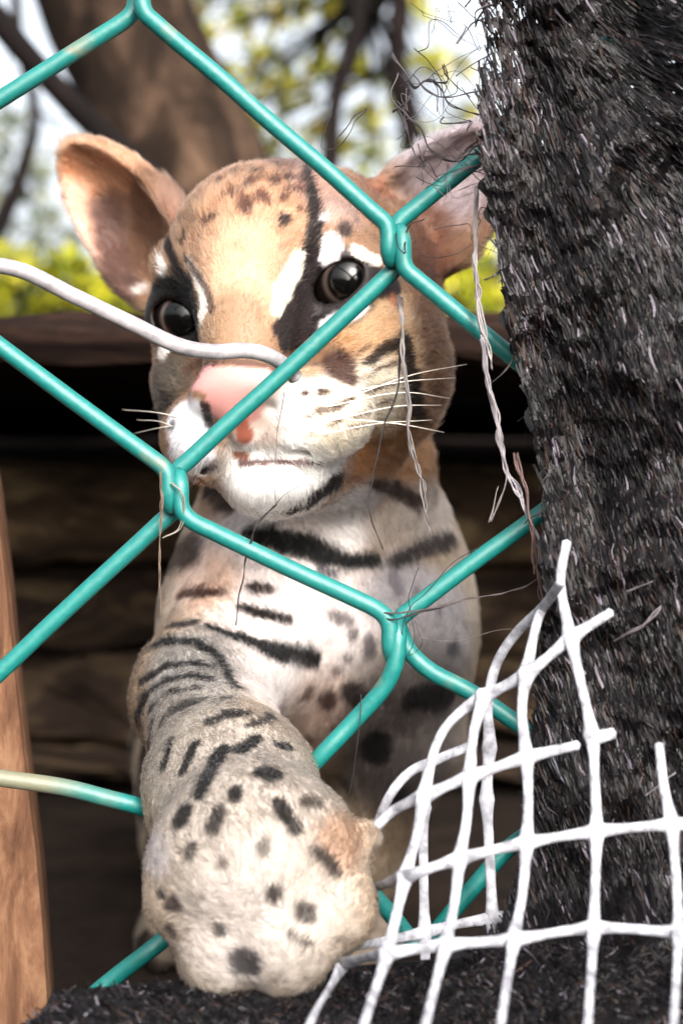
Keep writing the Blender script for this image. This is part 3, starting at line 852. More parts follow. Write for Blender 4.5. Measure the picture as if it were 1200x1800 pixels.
for pts, rad, colr, soft, stren in COAT:
    rr = list(rad) if isinstance(rad, tuple) else [rad] * len(pts)
    seq = []
    if len(pts) == 1:
        h_ = hit(*pts[0])
        if h_ is not None: seq = [(h_, rr[0])]
    else:
        for i in range(len(pts) - 1):
            for t in np.linspace(0, 1, 5)[(0 if i == 0 else 1):]:
                h_ = hit(pts[i][0] * (1 - t) + pts[i + 1][0] * t, pts[i][1] * (1 - t) + pts[i + 1][1] * t)
                if h_ is not None: seq.append((h_, rr[i] * (1 - t) + rr[i + 1] * t))
    if seq:
        MARKS.append((seq, srgb(*colr), soft, stren))

def coat(Pts):
    """coat colour (linear) at points in mm"""
    n = len(Pts)
    hl = (Pts - HC) @ HR
    headw = np.clip(1.6 - np.linalg.norm(hl / np.array([40, 50, 42]), axis=1), 0, 0.4)[:, None] / 0.4
    C = np.tile(srgb(198, 176, 152), (n, 1))
    C = C * (1 - headw) + srgb(172, 132, 102) * headw
    # spots on the flanks and hind parts
    w = Pts.copy(); w = w + 5 * np.stack([vnoise(Pts, 0.06, 3), vnoise(Pts, 0.06, 4), vnoise(Pts, 0.06, 5)], 1)
    sp = np.clip((vnoise(w, 0.085, 9) - 0.22) * 5, 0, 1) * np.clip((Pts[:, 1] - 425) / 20, 0, 1)
    C = C * (1 - sp[:, None]) + srgb(48, 36, 32) * sp[:, None]
    wob = vnoise(Pts, 0.55, 40) * 0.55 + vnoise(Pts, 1.3, 41) * 0.35
    for seq, colr, soft, stren in MARKS:
        pts = np.array([s[0] for s in seq]); rr = np.array([s[1] for s in seq])
        # drop a point that jumped to another part of the body
        if len(pts) > 1:
            med = np.median(pts[:, 1]); ok = np.abs(pts[:, 1] - med) < 28
            pts, rr = pts[ok], rr[ok]
            if len(pts) == 0: continue
        scale = pts[:, 1] / FPX
        rm = rr * scale * (1.3 if rr.max() < 30 and colr.mean() < 0.2 else 1.0)
        big = rm.max() * (1 + soft) + 2
        c = pts.mean(0); ext = (np.linalg.norm(pts - c, axis=1).max() + big) * (1.0 if rr.max() < 25 else 1.6)
        m = np.nonzero(((Pts - c) ** 2).sum(1) < ext * ext)[0]
        if len(m) == 0: continue
        Q = Pts[m]
        if rr.max() >= 25:
            Q = np.stack([Q[:, 0], (Q[:, 1] - pts[:, 1].mean()) * 0.4 + pts[:, 1].mean(), Q[:, 2]], 1)
            pts = np.stack([pts[:, 0], (pts[:, 1] - pts[:, 1].mean()) * 0.4 + pts[:, 1].mean(), pts[:, 2]], 1)
        best = np.full(len(m), 1e9)
        if len(pts) == 1:
            best = np.linalg.norm(Q - pts[0], axis=1) / rm[0]
        else:
            for i in range(len(pts) - 1):
                if np.linalg.norm(pts[i + 1] - pts[i]) > 14: continue
                d, t = seg_dist(Q, pts[i], pts[i + 1])
                best = np.minimum(best, d / (rm[i] * (1 - t) + rm[i + 1] * t))
        edge = best + wob[m] * np.minimum(0.45, 0.9 / rm.mean()) * (1 if rm.mean() < 6 else 0.6)
        wgt = np.clip((1 + soft * 0.5 - edge) / (soft + 1e-3), 0, 1)
        wgt = (wgt * wgt * (3 - 2 * wgt) * stren)[:, None]
        C[m] = C[m] * (1 - wgt) + colr * wgt
    return C * (0.29 + 0.36 * C.mean(1, keepdims=True))

def lens_px(Pts):
    return 600 + Pts[:, 0] / Pts[:, 1] * FPX, 900 - Pts[:, 2] / Pts[:, 1] * FPX

BC = coat(BV)
M_SKIN, nt, b, N, L = new_mat('cub_skin')
a = N('ShaderNodeAttribute'); a.attribute_name = 'tint'
L(a.outputs['Color'], b.inputs['Base Color'])
b.inputs['Roughness'].default_value = 0.55
b.inputs['Specular IOR Level'].default_value = 0.25
tc = N('ShaderNodeTexCoord'); n1 = N('ShaderNodeTexNoise'); n1.inputs['Scale'].default_value = 1500
L(tc.outputs['Object'], n1.inputs['Vector'])
bp = N('ShaderNodeBump'); bp.inputs['Strength'].default_value = 0.2; bp.inputs['Distance'].default_value = 0.0003
L(n1.outputs['Fac'], bp.inputs['Height']); L(bp.outputs[0], b.inputs['Normal'])

cub = empty('ocelot_cub', (0, 0.40, 0))
tag(cub, 'spotted wildcat cub reaching one paw out through the wire fence', 'animal')
OFF = np.array([0, 0, ZC])
body = mesh_obj('body', BV / 1000.0 + OFF, BF, M_SKIN, cub, True, BC)

# eyes
def eye_mat():
    m, nt, b, N, L = new_mat('dark_eye')
    tc = N('ShaderNodeTexCoord')
    g_ = N('ShaderNodeVectorMath'); g_.operation = 'NORMALIZE'
    L(tc.outputs['Object'], g_.inputs[0])
    dt = N('ShaderNodeVectorMath'); dt.operation = 'DOT_PRODUCT'
    L(g_.outputs[0], dt.inputs[0]); dt.inputs[1].default_value = (0, 0, 1)
    r = N('ShaderNodeValToRGB'); e = r.color_ramp.elements
    e[0].position = 0.60; e[0].color = (*srgb(16, 12, 12), 1)
    e[1].position = 0.91; e[1].color = (*srgb(3, 3, 3), 1)
    for p_, c_ in ((0.76, (20, 15, 14)), (0.80, (40, 33, 30)), (0.855, (72, 61, 56)), (0.89, (30, 24, 23))):
        x = e.new(p_); x.color = (*srgb(*c_), 1)
    L(dt.outputs['Value'], r.inputs[0]); L(r.outputs[0], b.inputs['Base Color'])
    b.inputs['Roughness'].default_value = 0.12
    b.inputs['Specular IOR Level'].default_value = 0.35
    b.inputs['Coat Weight'].default_value = 0.0
    b.inputs['Coat Roughness'].default_value = 0.03
    return m
M_EYE = eye_mat()
for s in (-1, 1):
    ve, fe = [], []
    nu, nv = 40, 24
    for i in range(nv + 1):
        th_ = math.pi * i / nv
        for j in range(nu):
            ph = 2 * math.pi * j / nu
            bul = 1.0 + 0.10 * max(0, math.cos(th_) - 0.72) / 0.28      # cornea
            ve.append((math.sin(th_) * math.cos(ph) * EYE_R * bul / 1000, math.sin(th_) * math.sin(ph) * EYE_R * bul / 1000, math.cos(th_) * EYE_R * bul / 1000))
    for i in range(nv):
        for j in range(nu):
            k = (j + 1) % nu
            fe.append((i * nu + j, (i + 1) * nu + j, (i + 1) * nu + k, i * nu + k))
    me = bpy.data.meshes.new('eye'); me.from_pydata(ve, [], fe)
    me.polygons.foreach_set('use_smooth', np.ones(len(me.polygons), bool)); me.materials.append(M_EYE)
    o = bpy.data.objects.new('eye', me); link(o, cub)
    gaze = (-EYES[s] * 0.75 / np.linalg.norm(EYES[s]) + HR[:, 1] * 0.4 + HR[:, 0] * s * 0.1)
    o.rotation_euler = Vector(gaze).to_track_quat('Z', 'Y').to_euler()
    o.location = EYES[s] / 1000 + OFF - np.array(cub.location)

# --- fur
def fur_mat():
    m = bpy.data.materials.new('fur')
    m.use_nodes = True
    nt = m.node_tree
    nt.nodes.clear()
    out = nt.nodes.new('ShaderNodeOutputMaterial')
    a = nt.nodes.new('ShaderNodeAttribute'); a.attribute_name = 'tint'
    h = nt.nodes.new('ShaderNodeBsdfHairPrincipled')
    h.model = 'CHIANG'
    h.parametrization = 'COLOR'
    nt.links.new(a.outputs['Color'], h.inputs['Color'])
    h.inputs['Roughness'].default_value = 0.6
    h.inputs['IOR'].default_value = 1.28
    h.inputs['Radial Roughness'].default_value = 0.8
    nt.links.new(h.outputs[0], out.inputs['Surface'])
    return m
M_FUR = fur_mat()

nose_tip = H(0, 50, -15)
def flow_at(Pts, Nn):
    hl = (Pts - HC) @ HR
    hw = np.clip((1.28 - np.linalg.norm(hl / np.array([36, 50, 40]), axis=1)) / 0.2, 0, 1)[:, None]
    away = Pts - nose_tip
    away /= np.linalg.norm(away, axis=1)[:, None]
    down = np.tile(np.array([0.0, 0.12, -1.0]), (len(Pts), 1))
    # along the reaching leg
    A, B, Cc = M(420, 1100, 375), M(338, 1225, 350), M(460, 1600, 268)
    d1, _ = seg_dist(Pts, A, B); d2, _ = seg_dist(Pts, B, Cc)
    u1 = (B - A) / np.linalg.norm(B - A); u2 = (Cc - B) / np.linalg.norm(Cc - B)
    w2 = np.clip((30 - d2) / 12, 0, 1)[:, None]
    fl = down * (1 - w2) + u2 * w2
    fl = fl * (1 - hw) + away * hw
    # ears: towards the tip
    for s in (-1, 1):
        c, Re = EARS[s]
        q = (Pts - c) @ Re
        we = np.clip((1.25 - np.linalg.norm(q / np.array([19, 14, 27]), axis=1)) / 0.2, 0, 1)[:, None]
        tipd = Re[:, 2] * 0.9 + Re[:, 0] * (q[:, 0:1] / 16.0) * 0.5
        fl = fl * (1 - we) + tipd * we
    sw = np.stack([vnoise(Pts, 0.12, 60), vnoise(Pts, 0.12, 61), vnoise(Pts, 0.12, 62)], 1) * 0.35
    sw += np.stack([vnoise(Pts, 0.5, 63), vnoise(Pts, 0.5, 64), vnoise(Pts, 0.5, 65)], 1) * 0.30
    fl = fl + sw
    fl -= (fl * Nn).sum(1)[:, None] * Nn
    return fl / (np.linalg.norm(fl, axis=1)[:, None] + 1e-9)

NF = 380000
cen = BV[BF].mean(1)
wgt = FA * np.where(cen[:, 1] < 440, 1.0, 0.15) * np.where(FN[:, 1] / (2 * FA + 1e-9) > 0.35, 0.35, 1.0)
fi = RNG.choice(len(BF), NF, p=wgt / wgt.sum())
uu, vv = RNG.uniform(0, 1, (2, NF, 1))
q = BF[fi]
def bil(A): return (A[q[:, 0]] * (1 - uu) + A[q[:, 1]] * uu) * (1 - vv) + (A[q[:, 3]] * (1 - uu) + A[q[:, 2]] * uu) * vv
RP = bil(BV); RN = bil(BN); RN /= np.linalg.norm(RN, axis=1)[:, None]
# no hair on the nose pad, in the eye sockets, mouth slit
hl = (RP - HC) @ HR
on_nose = np.linalg.norm((hl - np.array([0, 46, -18.0])) / np.array([8.6, 7.5, 6.4]), axis=1) < 1
on_nose |= np.linalg.norm((hl - np.array([0, 47, -23.0])) / np.array([3.6, 4.5, 4.0]), axis=1) < 1
bare = on_nose.copy()
for s in (-1, 1):
    dE = np.linalg.norm(RP - EYES[s], axis=1)
    bare |= dE < EYE_R + 0.75
RP, RN, hl = RP[~bare], RN[~bare], hl[~bare]
n = len(RP)
FL = flow_at(RP, RN)
L_ = np.full(n, 2.9)
on_head = np.clip((1.3 - np.linalg.norm(hl / np.array([36, 50, 40]), axis=1)) / 0.2, 0, 1)
L_ = L_ * (1 - on_head) + 2.9 * on_head
dn = np.linalg.norm(RP - nose_tip, axis=1)
L_ = np.where(on_head > 0.5, np.clip(0.8 + dn * 0.052, 0.8, 3.8), L_)
dp = np.linalg.norm(RP - M(450, 1560, 270), axis=1)
L_ = np.where(dp < 34, 2.0, L_)
for s in (-1, 1):
    dE = np.linalg.norm(RP - EYES[s], axis=1)
    L_ *= np.clip((dE - EYE_R) / 6.0, 0.25, 1)
    c, Re = EARS[s]
    qq = np.linalg.norm(((RP - c) @ Re) / np.array([18, 12, 26]), axis=1)
    L_ = np.where(qq < 1.15, np.where(((RP - c) @ Re)[:, 2] < -2, 4.4, 2.6), L_)
L_ *= RNG.uniform(0.55, 1.35, n) * (1 + 0.3 * vnoise(RP, 0.25, 71))
FC = coat(RP + FL * (L_ * 0.62 + RNG.normal(0, 0.3, n))[:, None])
lift = (0.38 + 0.2 * vnoise(RP, 0.3, 70) + RNG.normal(0, 0.08, n)).clip(0.1, 0.9)
side = np.cross(RN, FL)
K = 5
tt = np.linspace(0, 1, K)
pos = np.zeros((n, K, 3))
jx = RNG.normal(0, 0.22, n)
for k, t in enumerate(tt):
    pos[:, k] = RP - RN * 0.15 + L_[:, None] * (FL * (t * 0.95) + RN * (lift * (t - 0.55 * t * t))[:, None] + side * (jx * t * t)[:, None])
cell = np.floor((RP + 0.9 * np.stack([vnoise(RP, 0.7, 76), vnoise(RP, 0.7, 77), vnoise(RP, 0.7, 78)], 1)) / 1.9).astype(np.int64)
_, inv = np.unique(cell, axis=0, return_inverse=True)
inv = inv.ravel()
cnt = np.bincount(inv).astype(float)
ctr = np.stack([np.bincount(inv, weights=RP[:, k]) / cnt for k in range(3)], 1)[inv]
for k, t in enumerate(tt):
    pos[:, k] += (ctr - RP) * (0.40 * t * t)
rad_ = np.array([0.07, 0.068, 0.06, 0.042, 0.010])
cv = bpy.data.hair_curves.new('fur')
cv.add_curves([K] * n)
pw = (pos.reshape(-1, 3) / 1000.0 + OFF - np.array(cub.location)).astype(np.float32)
cv.points.foreach_set('position', pw.ravel())
cv.points.foreach_set('radius', (np.tile(rad_, n) * np.repeat(RNG.uniform(0.8, 1.2, n), K) / 1000.0).astype(np.float32))
at = cv.attributes.new('tint', 'FLOAT_COLOR', 'CURVE')
fc = np.ones((n, 4), np.float32)
fc[:, :3] = np.clip(FC * (RNG.uniform(0.6, 1.16, (n, 1)) * (1 + 0.22 * vnoise(RP, 0.8, 75))[:, None]), 0.002, 0.93)
at.data.foreach_set('color', fc.ravel())
cv.materials.append(M_FUR)
fur = bpy.data.objects.new('fur', cv)
link(fur, cub)
fur['kind'] = 'stuff'

# whiskers
M_WHISK = plain('whisker', srgb(200, 192, 180), 0.4, 0.5)
for s, rows_ in ((1, [((560, 700), (700, 672), (800, 664)), ((575, 715), (700, 690), (790, 700)), ((580, 740), (690, 715), (775, 712)), ((590, 735), (700, 745), (780, 760)), ((560, 765), (660, 745), (760, 738)), ((610, 700), (720, 660), (820, 640))]),
                 (-1, [((330, 745), (280, 752), (235, 762)), ((335, 765), (285, 742), (240, 738)), ((322, 735), (275, 725), (215, 720))])):
    for a_, b_, c_ in rows_:
        h_ = hit(*a_)
        if h_ is None: continue
        d0 = h_[1]
        path = catmull([h_ / 1000 + OFF, P(*b_, d0 - (1 if s > 0 else -6)), P(*c_, d0 + (8 if s > 0 else 20))], 8)
        V, F = tube(path, np.linspace(0.00014, 0.00005, len(path)), 5)
        mesh_obj('whisker', V, F, M_WHISK, cub)

#=== FENCE ===
fe = empty('chain_link_fence', (0, 0.300, 0))
tag(fe, 'teal plastic-coated chain-link fence in front of the cub', 'fence')
def wire(path, mud=None):
    V, F = tube(path, 0.00154, 14)
    c = None
    if mud is not None:
        px = 600 + V[:, 0] / V[:, 1] * FPX
        m = np.clip((mud[0] - px) / mud[1] + 0.5 * vnoise(V, 200, 5), 0, 1)
        c = np.stack([m, m, m], 1)
    return mesh_obj('wire', V, F, M_WIRE, fe, True, c)
D = 300
def bent(necks):
    """straight arms; at each neck (x, y, way) the wire runs into a narrow loop hooked through its neighbour's"""
    pts = [necks[0] + (D,)]
    for (x, y, way) in necks[1:-1]:
        f = -1 if way > 0 else 1
        for (dx, dy, dd) in ((-30, -25, 1.9), (-13, -10, 1.9), (-6, 8, 1.9), (-5, 40, 1.7), (0, 58, 0), (5, 40, -1.7), (6, 8, -1.9), (13, -10, -1.9), (30, -25, -1.9)):
            pts.append((x + dx, y + way * dy, D + f * dd))
    pts.append(necks[-1] + (D,))
    out = [pts[0]]
    for p, q in zip(pts[:-1], pts[1:]):
        k = max(1, int(math.hypot(q[0] - p[0], q[1] - p[1]) / 40))
        for t in range(1, k + 1):
            u = t / k
            out.append(tuple(p[m] * (1 - u) + q[m] * u for m in range(3)))
    out = catmull([P(*p) for p in out], 4)
    jig = np.stack([vnoise(out, 60, 51), out[:, 0] * 0, vnoise(out, 60, 52)], 1) * 0.00028
    return out + jig
wire(bent([(-420, 60), (-140, 270, 1), (243, 14, -1), (690, 400, 1), (1066, 92, -1), (1460, 400, 1), (1850, 92, -1), (2200, 380)]))
wire(bent([(-420, 760), (-130, 508, -1), (301, 834, 1), (704, 466, -1), (1086, 780, 1), (1455, 466, -1), (1850, 790, 1), (2200, 470)]))
wire(bent([(-420, 1060), (-115, 1288, 1), (311, 894, -1), (689, 1096, 1), (1084, 800, -1), (1455, 1096, 1), (1850, 800, -1), (2200, 1090)]))
wire(catmull([P(*p) for p in [(-330, 1400, D), (-150, 1345, D), (0, 1368, D), (110, 1384, D), (190, 1404, D), (250, 1420, D + 1), (310, 1446, D + 8), (380, 1500, D + 14), (470, 1470, D + 12), (530, 1370, D + 4), (565, 1328, D), (620, 1270, D), (672, 1212, D - 1), (694, 1166, D - 1.8), (699, 1116, D - 1.4), (697, 1092, D + 1.2), (704, 1112, D + 3.4), (720, 1146, D + 3.6), (760, 1182, D + 3), (835, 1222, D + 2), (960, 1310, D), (1060, 1400, D - 1), (1085, 1418, D), (1110, 1400, D + 1), (1250, 1300, D), (1440, 1150, D), (1480, 1150, D), (1850, 1420, D), (2200, 1150, D)]], 10), (215, 130))
wire(catmull([P(*p) for p in [(-60, 1930, D), (70, 1830, D), (190, 1728, D), (290, 1650, D), (380, 1570, D + 12), (450, 1500, D + 16), (560, 1510, D + 16), (640, 1560, D + 10), (690, 1612, D + 4), (720, 1650, D), (738, 1664, D), (756, 1650, D + 1), (830, 1562, D), (905, 1482, D), (1000, 1430, D), (1082, 1395, D), (1200, 1500, D), (1440, 1700, D), (1480, 1700, D), (1850, 1410, D), (2200, 1700, D)]], 10))

# pale bent wire end in front of the nose
bw = empty('bent_wire', P(0, 465, 296))
tag(bw, 'bare pale grey bent wire crossing in front of the nose', 'wire')
path = catmull([P(-260, 470, 300), P(-120, 458, 298), P(-40, 462, 297), P(40, 476, 296.5), P(130, 520, 296.5), P(230, 568, 297), P(310, 606, 298), P(370, 618, 298.5), P(430, 616, 299.5), P(470, 624, 301), P(500, 642, 303.5), P(520, 664, 305)], 10)
V, F = tube(path, 0.0014, 14)
mesh_obj('wire', V, F, M_GALV, bw)

#=== CLOTH ===
sc_ = empty('shade_cloth', P(1000, 1750, 290))
tag(sc_, 'frayed black knitted shade cloth hanging down and lying over the sill', 'cloth')
EDGE = np.array([(-160, 868), (0, 852), (100, 850), (200, 842), (300, 846), (400, 868), (500, 884), (600, 896), (700, 930), (900, 958), (1050, 962), (1200, 946), (1400, 925), (1550, 915), (1640, 880), (1685, 760), (1712, 480), (1726, 300), (1742, 110), (1790, 60), (1860, -60), (2000, -160)], float)
def PV(px, py, d):
    k = d / FPX / 1000.0
    return np.stack([(px - 600.0) * k, d / 1000.0, (900.0 - py) * k + ZC], -1)
def cloth_depth(px, py):
    q_ = np.stack([np.asarray(px, float), np.asarray(py, float), np.zeros_like(np.asarray(px, float))], 1)
    t = np.clip((py - 1500) / 400.0, 0, 1)
    d = 291 - 44 * t * t * (3 - 2 * t)
    d = np.where(py > 1690, np.minimum(d, 300 - (py - 1690) * 0.24), d)
    d = d - np.clip((px - 900) / 300.0, 0, 1) * 12 * (1 - t)
    d = d + 2.6 * np.sin((px - 0.26 * py) / 40.0 + 1.5 * vnoise(q_, 0.004, 84)) * np.clip((px - 860) / 60.0, 0, 1) * np.clip((1650 - py) / 200.0, 0, 1)
    return d + 4.0 * vnoise(q_, 0.006, 80) + 2.0 * vnoise(q_, 0.02, 81) + 0.7 * vnoise(q_, 0.06, 82)
NU = 230
pys = np.concatenate([np.linspace(-160, 1640, 170), np.linspace(1645, 2000, 71)])
V = []
for py in pys:
    xl = np.interp(py, EDGE[:, 0], EDGE[:, 1]) + 9 * math.sin(py * 0.09 + 2 * math.sin(py * 0.02)) + 8 * math.sin(py * 0.031)
    xs = xl + (1720 - xl) * (np.linspace(0, 1, NU))
    V.append(np.stack([xs, np.full(NU, py)], 1))
V = np.array(V)                                     # rows x NU x 2 photo px
flat_ = V.reshape(-1, 2)
dd = cloth_depth(flat_[:, 0], flat_[:, 1])
W = PV(flat_[:, 0], flat_[:, 1], dd)
HOLES = [(random.uniform(840, 915), random.uniform(-60, 300), random.uniform(5, 13)) for _ in range(30)] + [(random.uniform(930, 1190), random.uniform(0, 300), random.uniform(2.5, 5)) for _ in range(14)] + [(872, 18, 18), (905, 100, 13), (842, 60, 14), (868, 92, 13), (1110, 148, 8), (1140, 178, 9), (1134, 185, 6), (858, 140, 9), (880, 120, 9), (1098, 165, 5), (1062, 75, 15), (1132, 686, 12), (1172, 1240, 7), (1008, 8, 6), (1180, 118, 8), (1140, 240, 5), (895, 40, 9)]
rows_n = len(pys)
Fc = []
hx_ = np.array(HOLES)
for i in range(rows_n - 1):
    for j in range(NU - 1):
        cx, cy_ = V[i, j] * 0.5 + V[i + 1, j + 1] * 0.5
        if (((hx_[:, 0] - cx) ** 2 + (hx_[:, 1] - cy_) ** 2) < hx_[:, 2] ** 2).any():
            continue
        Fc.append((i * NU + j, i * NU + j + 1, (i + 1) * NU + j + 1, (i + 1) * NU + j))
mesh_obj('sheet', W, Fc, M_CLOTH, sc_)
# knitted tapes standing proud of the sheet
rnd = np.random.default_rng(5)
def tapes(n, xr, yr, ang_fn, len_r, wid_r, edge_pad=0):
    m = n * 4
    px = rnd.uniform(*xr, m); py = rnd.uniform(*yr, m)
    ok = px > np.interp(py, EDGE[:, 0], EDGE[:, 1]) - edge_pad
    for hx0, hy0, hr in HOLES:
        ok &= (px - hx0) ** 2 + (py - hy0) ** 2 > (hr * 0.8) ** 2
    px, py = px[ok][:n], py[ok][:n]
    n = len(px)
    a = (ang_fn(px, py) + rnd.normal(0, 0.10, n))[:, None]
    Ln = rnd.uniform(*len_r, (n, 1)); w = rnd.uniform(*wid_r, (n, 1))
    ts = np.linspace(-0.5, 0.5, 4)[None, :]
    bend = rnd.normal(0, 0.10, (n, 1))
    cx = px[:, None] + np.cos(a) * ts * Ln + np.sin(a) * bend * Ln * (ts ** 2 * 4 - 0.5)
    cy_ = py[:, None] + np.sin(a) * ts * Ln - np.cos(a) * bend * Ln * (ts ** 2 * 4 - 0.5)
    tw = rnd.uniform(-0.6, 0.6, (n, 1)) + ts * rnd.uniform(-1.2, 1.2, (n, 1))
    base = cloth_depth(cx.ravel(), cy_.ravel()).reshape(n, 4) - rnd.uniform(0.05, 0.6, (n, 1)) - 0.2 * (0.25 - ts ** 2) * 4
    nx_, ny_, dz = -np.sin(a) * w * np.cos(tw), np.cos(a) * w * np.cos(tw), np.sin(tw) * w * 0.1
    V = np.concatenate([PV(cx - nx_, cy_ - ny_, base - dz), PV(cx + nx_, cy_ + ny_, base + dz)], 1).reshape(-1, 3)
    i = np.arange(n)[:, None] * 8
    F = np.concatenate([i + np.array([k, k + 1, 5 + k, 4 + k]) for k in range(3)], 0)
    pal = np.array([srgb(4, 3, 4), srgb(12, 11, 13), srgb(27, 23, 26), srgb(35, 25, 21), srgb(76, 71, 79)])
    # lighter tapes come in patches and along one slanting band
    q_ = np.stack([px, py, px * 0], 1)
    pale_patch = 0.5 + 0.5 * vnoise(q_, 0.012, 33)
    pale_band = np.exp(-((px - (880 + (py - 250) * 0.24)) / 90.0) ** 2) * np.clip((1100 - py) / 500, 0, 1)
    u = rnd.uniform(0, 1, n) ** (1.7 - pale_patch - 0.55 * pale_band)
    k = np.searchsorted(np.array([0.46, 0.76, 0.90, 0.965]), u)
    C = pal[k] * rnd.uniform(0.7, 1.2, (n, 1))
    return V, F, np.repeat(C, 8, axis=0)
def ang_main(px, py):
    t = np.clip((px - 950) / 260.0, 0, 1) * np.clip((520 - py) / 420.0, 0, 1)
    a = math.radians(72) * (1 - t) + math.radians(14) * t
    return np.where(py > 1660, rnd.choice([0.3, 0.6, 2.4, 1.2], len(px)), a)
V1, F1, C1 = tapes(45000, (830, 1710), (-150, 1700), ang_main, (14, 64), (0.8, 2.6), 0)
o = mesh_obj('knit_tape', V1, F1, M_TAPE, sc_, False, C1); o['kind'] = 'stuff'
V1, F1, C1 = tapes(12500, (40, 1710), (1700, 1990), ang_main, (8, 30), (0.8, 2.2), 6)
o = mesh_obj('ground_tape', V1, F1, M_TAPE, sc_, False, C1); o['kind'] = 'stuff'

# loose threads fraying off the cloth
def thread(pts, r, colr, jit=0.0, taper=True):
    base = [P(*p) for p in pts]
    path = catmull(base, 10)
    if jit:
        path = path + np.stack([vnoise(path, 260, 90), vnoise(path, 260, 91) * 0.6, vnoise(path, 260, 92)], 1) * jit
    parts = []
    k = 6 if r > 0.0003 else (2 if r > 0.00018 else 1)
    for i in range(k):
        sd = random.randrange(1000)
        q_ = path
        if k > 1:
            q_ = path + np.stack([vnoise(path, 330, sd), vnoise(path, 330, sd + 1), vnoise(path, 330, sd + 2)], 1) * r * 1.1
        rr = r * (0.34 if k > 2 else 0.6) * (1 + 0.3 * vnoise(path, 420, sd)) * (np.linspace(1.0, 0.55, len(path)) if taper else 1)
        e = len(path) if i < 2 else random.randint(len(path) // 2, len(path))
        parts.append(tube(q_[:e], rr[:e], 5))
    V, F = join(parts)
    c = 0.32 * np.tile(srgb(*colr), (len(V), 1)) * (1 + 0.45 * vnoise(V, 900, 4))[:, None]
    mesh_obj('loose_thread', V, F, M_THREAD, sc_, True, np.clip(c, 0, 1))
TG, TB = (168, 158, 158), (38, 32, 34)
thread([(838, 330, 293), (836, 470, 293), (842, 540, 293), (856, 610, 293), (864, 650, 294)], 0.00065, (186, 178, 178), 0.0004)
thread([(846, 590, 293), (860, 690, 294), (878, 770, 294), (890, 830, 294), (926, 900, 293), (952, 980, 292), (966, 1060, 291)], 0.00062, (170, 164, 172), 0.0006)
thread([(862, 690, 293), (878, 780, 292), (886, 850, 293), (862, 915, 295), (880, 860, 296)], 0.00022, TG, 0.0005)
thread([(905, 800, 294), (930, 900, 292), (942, 1000, 291), (958, 1090, 290), (960, 1180, 290)], 0.0005, (112, 84, 80), 0.0006)
thread([(700, 520, 303), (706, 590, 302), (714, 680, 302), (718, 760, 302), (742, 850, 303), (756, 940, 304)], 0.00055, (150, 142, 140), 0.0005)
thread([(708, 585, 303), (696, 690, 303), (672, 760, 303), (655, 840, 303), (648, 890, 303), (660, 940, 303), (672, 968, 303)], 0.00022, TB, 0.0002)
thread([(500, 690, 304), (485, 780, 302), (482, 850, 301), (484, 888, 300)], 0.00016, (120, 104, 104), 0.0002)
thread([(484, 888, 300), (452, 920, 297), (440, 955, 297), (428, 1010, 298), (420, 1050, 299), (412, 1100, 300)], 0.00022, TB, 0.0003)
thread([(484, 888, 300), (500, 870, 300), (530, 850, 301)], 0.00012, TB, 0.0003)
thread([(282, 830, 297), (284, 900, 297), (281, 980, 298), (282, 1085, 298)], 0.00032, (136, 116, 100), 0.0002)
thread([(300, 850, 296), (322, 880, 296), (318, 930, 297), (288, 950, 297)], 0.00022, (170, 160, 150), 0.0005)
thread([(668, 1078, 297), (720, 1076, 296), (790, 1060, 296), (850, 1048, 297), (920, 1030, 296), (980, 1000, 295)], 0.00028, (92, 80, 80), 0.0004)
thread([(670, 1084, 297), (700, 1088, 296), (760, 1070, 296), (830, 1050, 297)], 0.00022, TB, 0.0004)
thread([(840, 960, 299), (790, 1000, 298), (740, 1050, 297), (715, 1090, 297), (706, 1130, 298), (690, 1150, 299)], 0.00016, TB, 0.0008)
thread([(735, 1000, 299), (722, 1050, 298), (730, 1110, 298), (718, 1150, 299), (740, 1130, 299), (728, 1090, 299)], 0.00015, TB, 0.0009)
thread([(634, 1220, 298), (630, 1290, 297), (622, 1350, 297), (612, 1400, 297)], 0.00018, TB, 0.0002)
thread([(740, 1122, 298), (800, 1128, 298), (870, 1110, 297), (930, 1108, 296)], 0.00013, (120, 108, 104), 0.0003)
thread([(1180, 1040, 280), (1150, 1080, 279), (1110, 1110, 279), (1076, 1130, 281)], 0.00034, (120, 112, 118), 0.0003)
thread([(1200, 985, 280), (1150, 1020, 279), (1100, 1040, 280)], 0.00028, (120, 112, 118), 0.0003)
thread([(968, 1330, 286), (990, 1370, 284), (1010, 1420, 284), (1030, 1442, 284)], 0.0005, (110, 112, 124), 0.0003)
thread([(1190, 1360, 280), (1140, 1395, 280), (1100, 1420, 281)], 0.0003, (120, 116, 122), 0.0003)
thread([(584, 250, 300), (640, 180, 300), (600, 250, 300), (560, 260, 300), (580, 200, 300)], 0.00018, TB, 0.0009)
thread([(690, 90, 300), (720, 150, 299), (760, 140, 298), (800, 190, 297), (850, 210, 296)], 0.0003, (60, 52, 56), 0.0008)
thread([(700, 180, 300), (740, 230, 299), (760, 270, 298), (800, 280, 297), (850, 250, 296)], 0.0003, TB, 0.0009)
thread([(720, 130, 300), (770, 170, 299), (830, 165, 298), (870, 150, 296)], 0.00024, (110, 100, 104), 0.0007)
for i in range(44):
    x0, y0 = random.uniform(690, 840), random.uniform(-20, 420)
    pts = [(x0, y0, 299)]
    for _ in range(4):
        x0 += random.uniform(-10, 55); y0 += random.uniform(-40, 45)
        pts.append((min(x0, 890), y0, 298 - random.uniform(0, 5)))
    thread(pts, random.uniform(0.00009, 0.00022), random.choice([TB, TB, (80, 72, 76), (120, 112, 118)]), 0.0005)
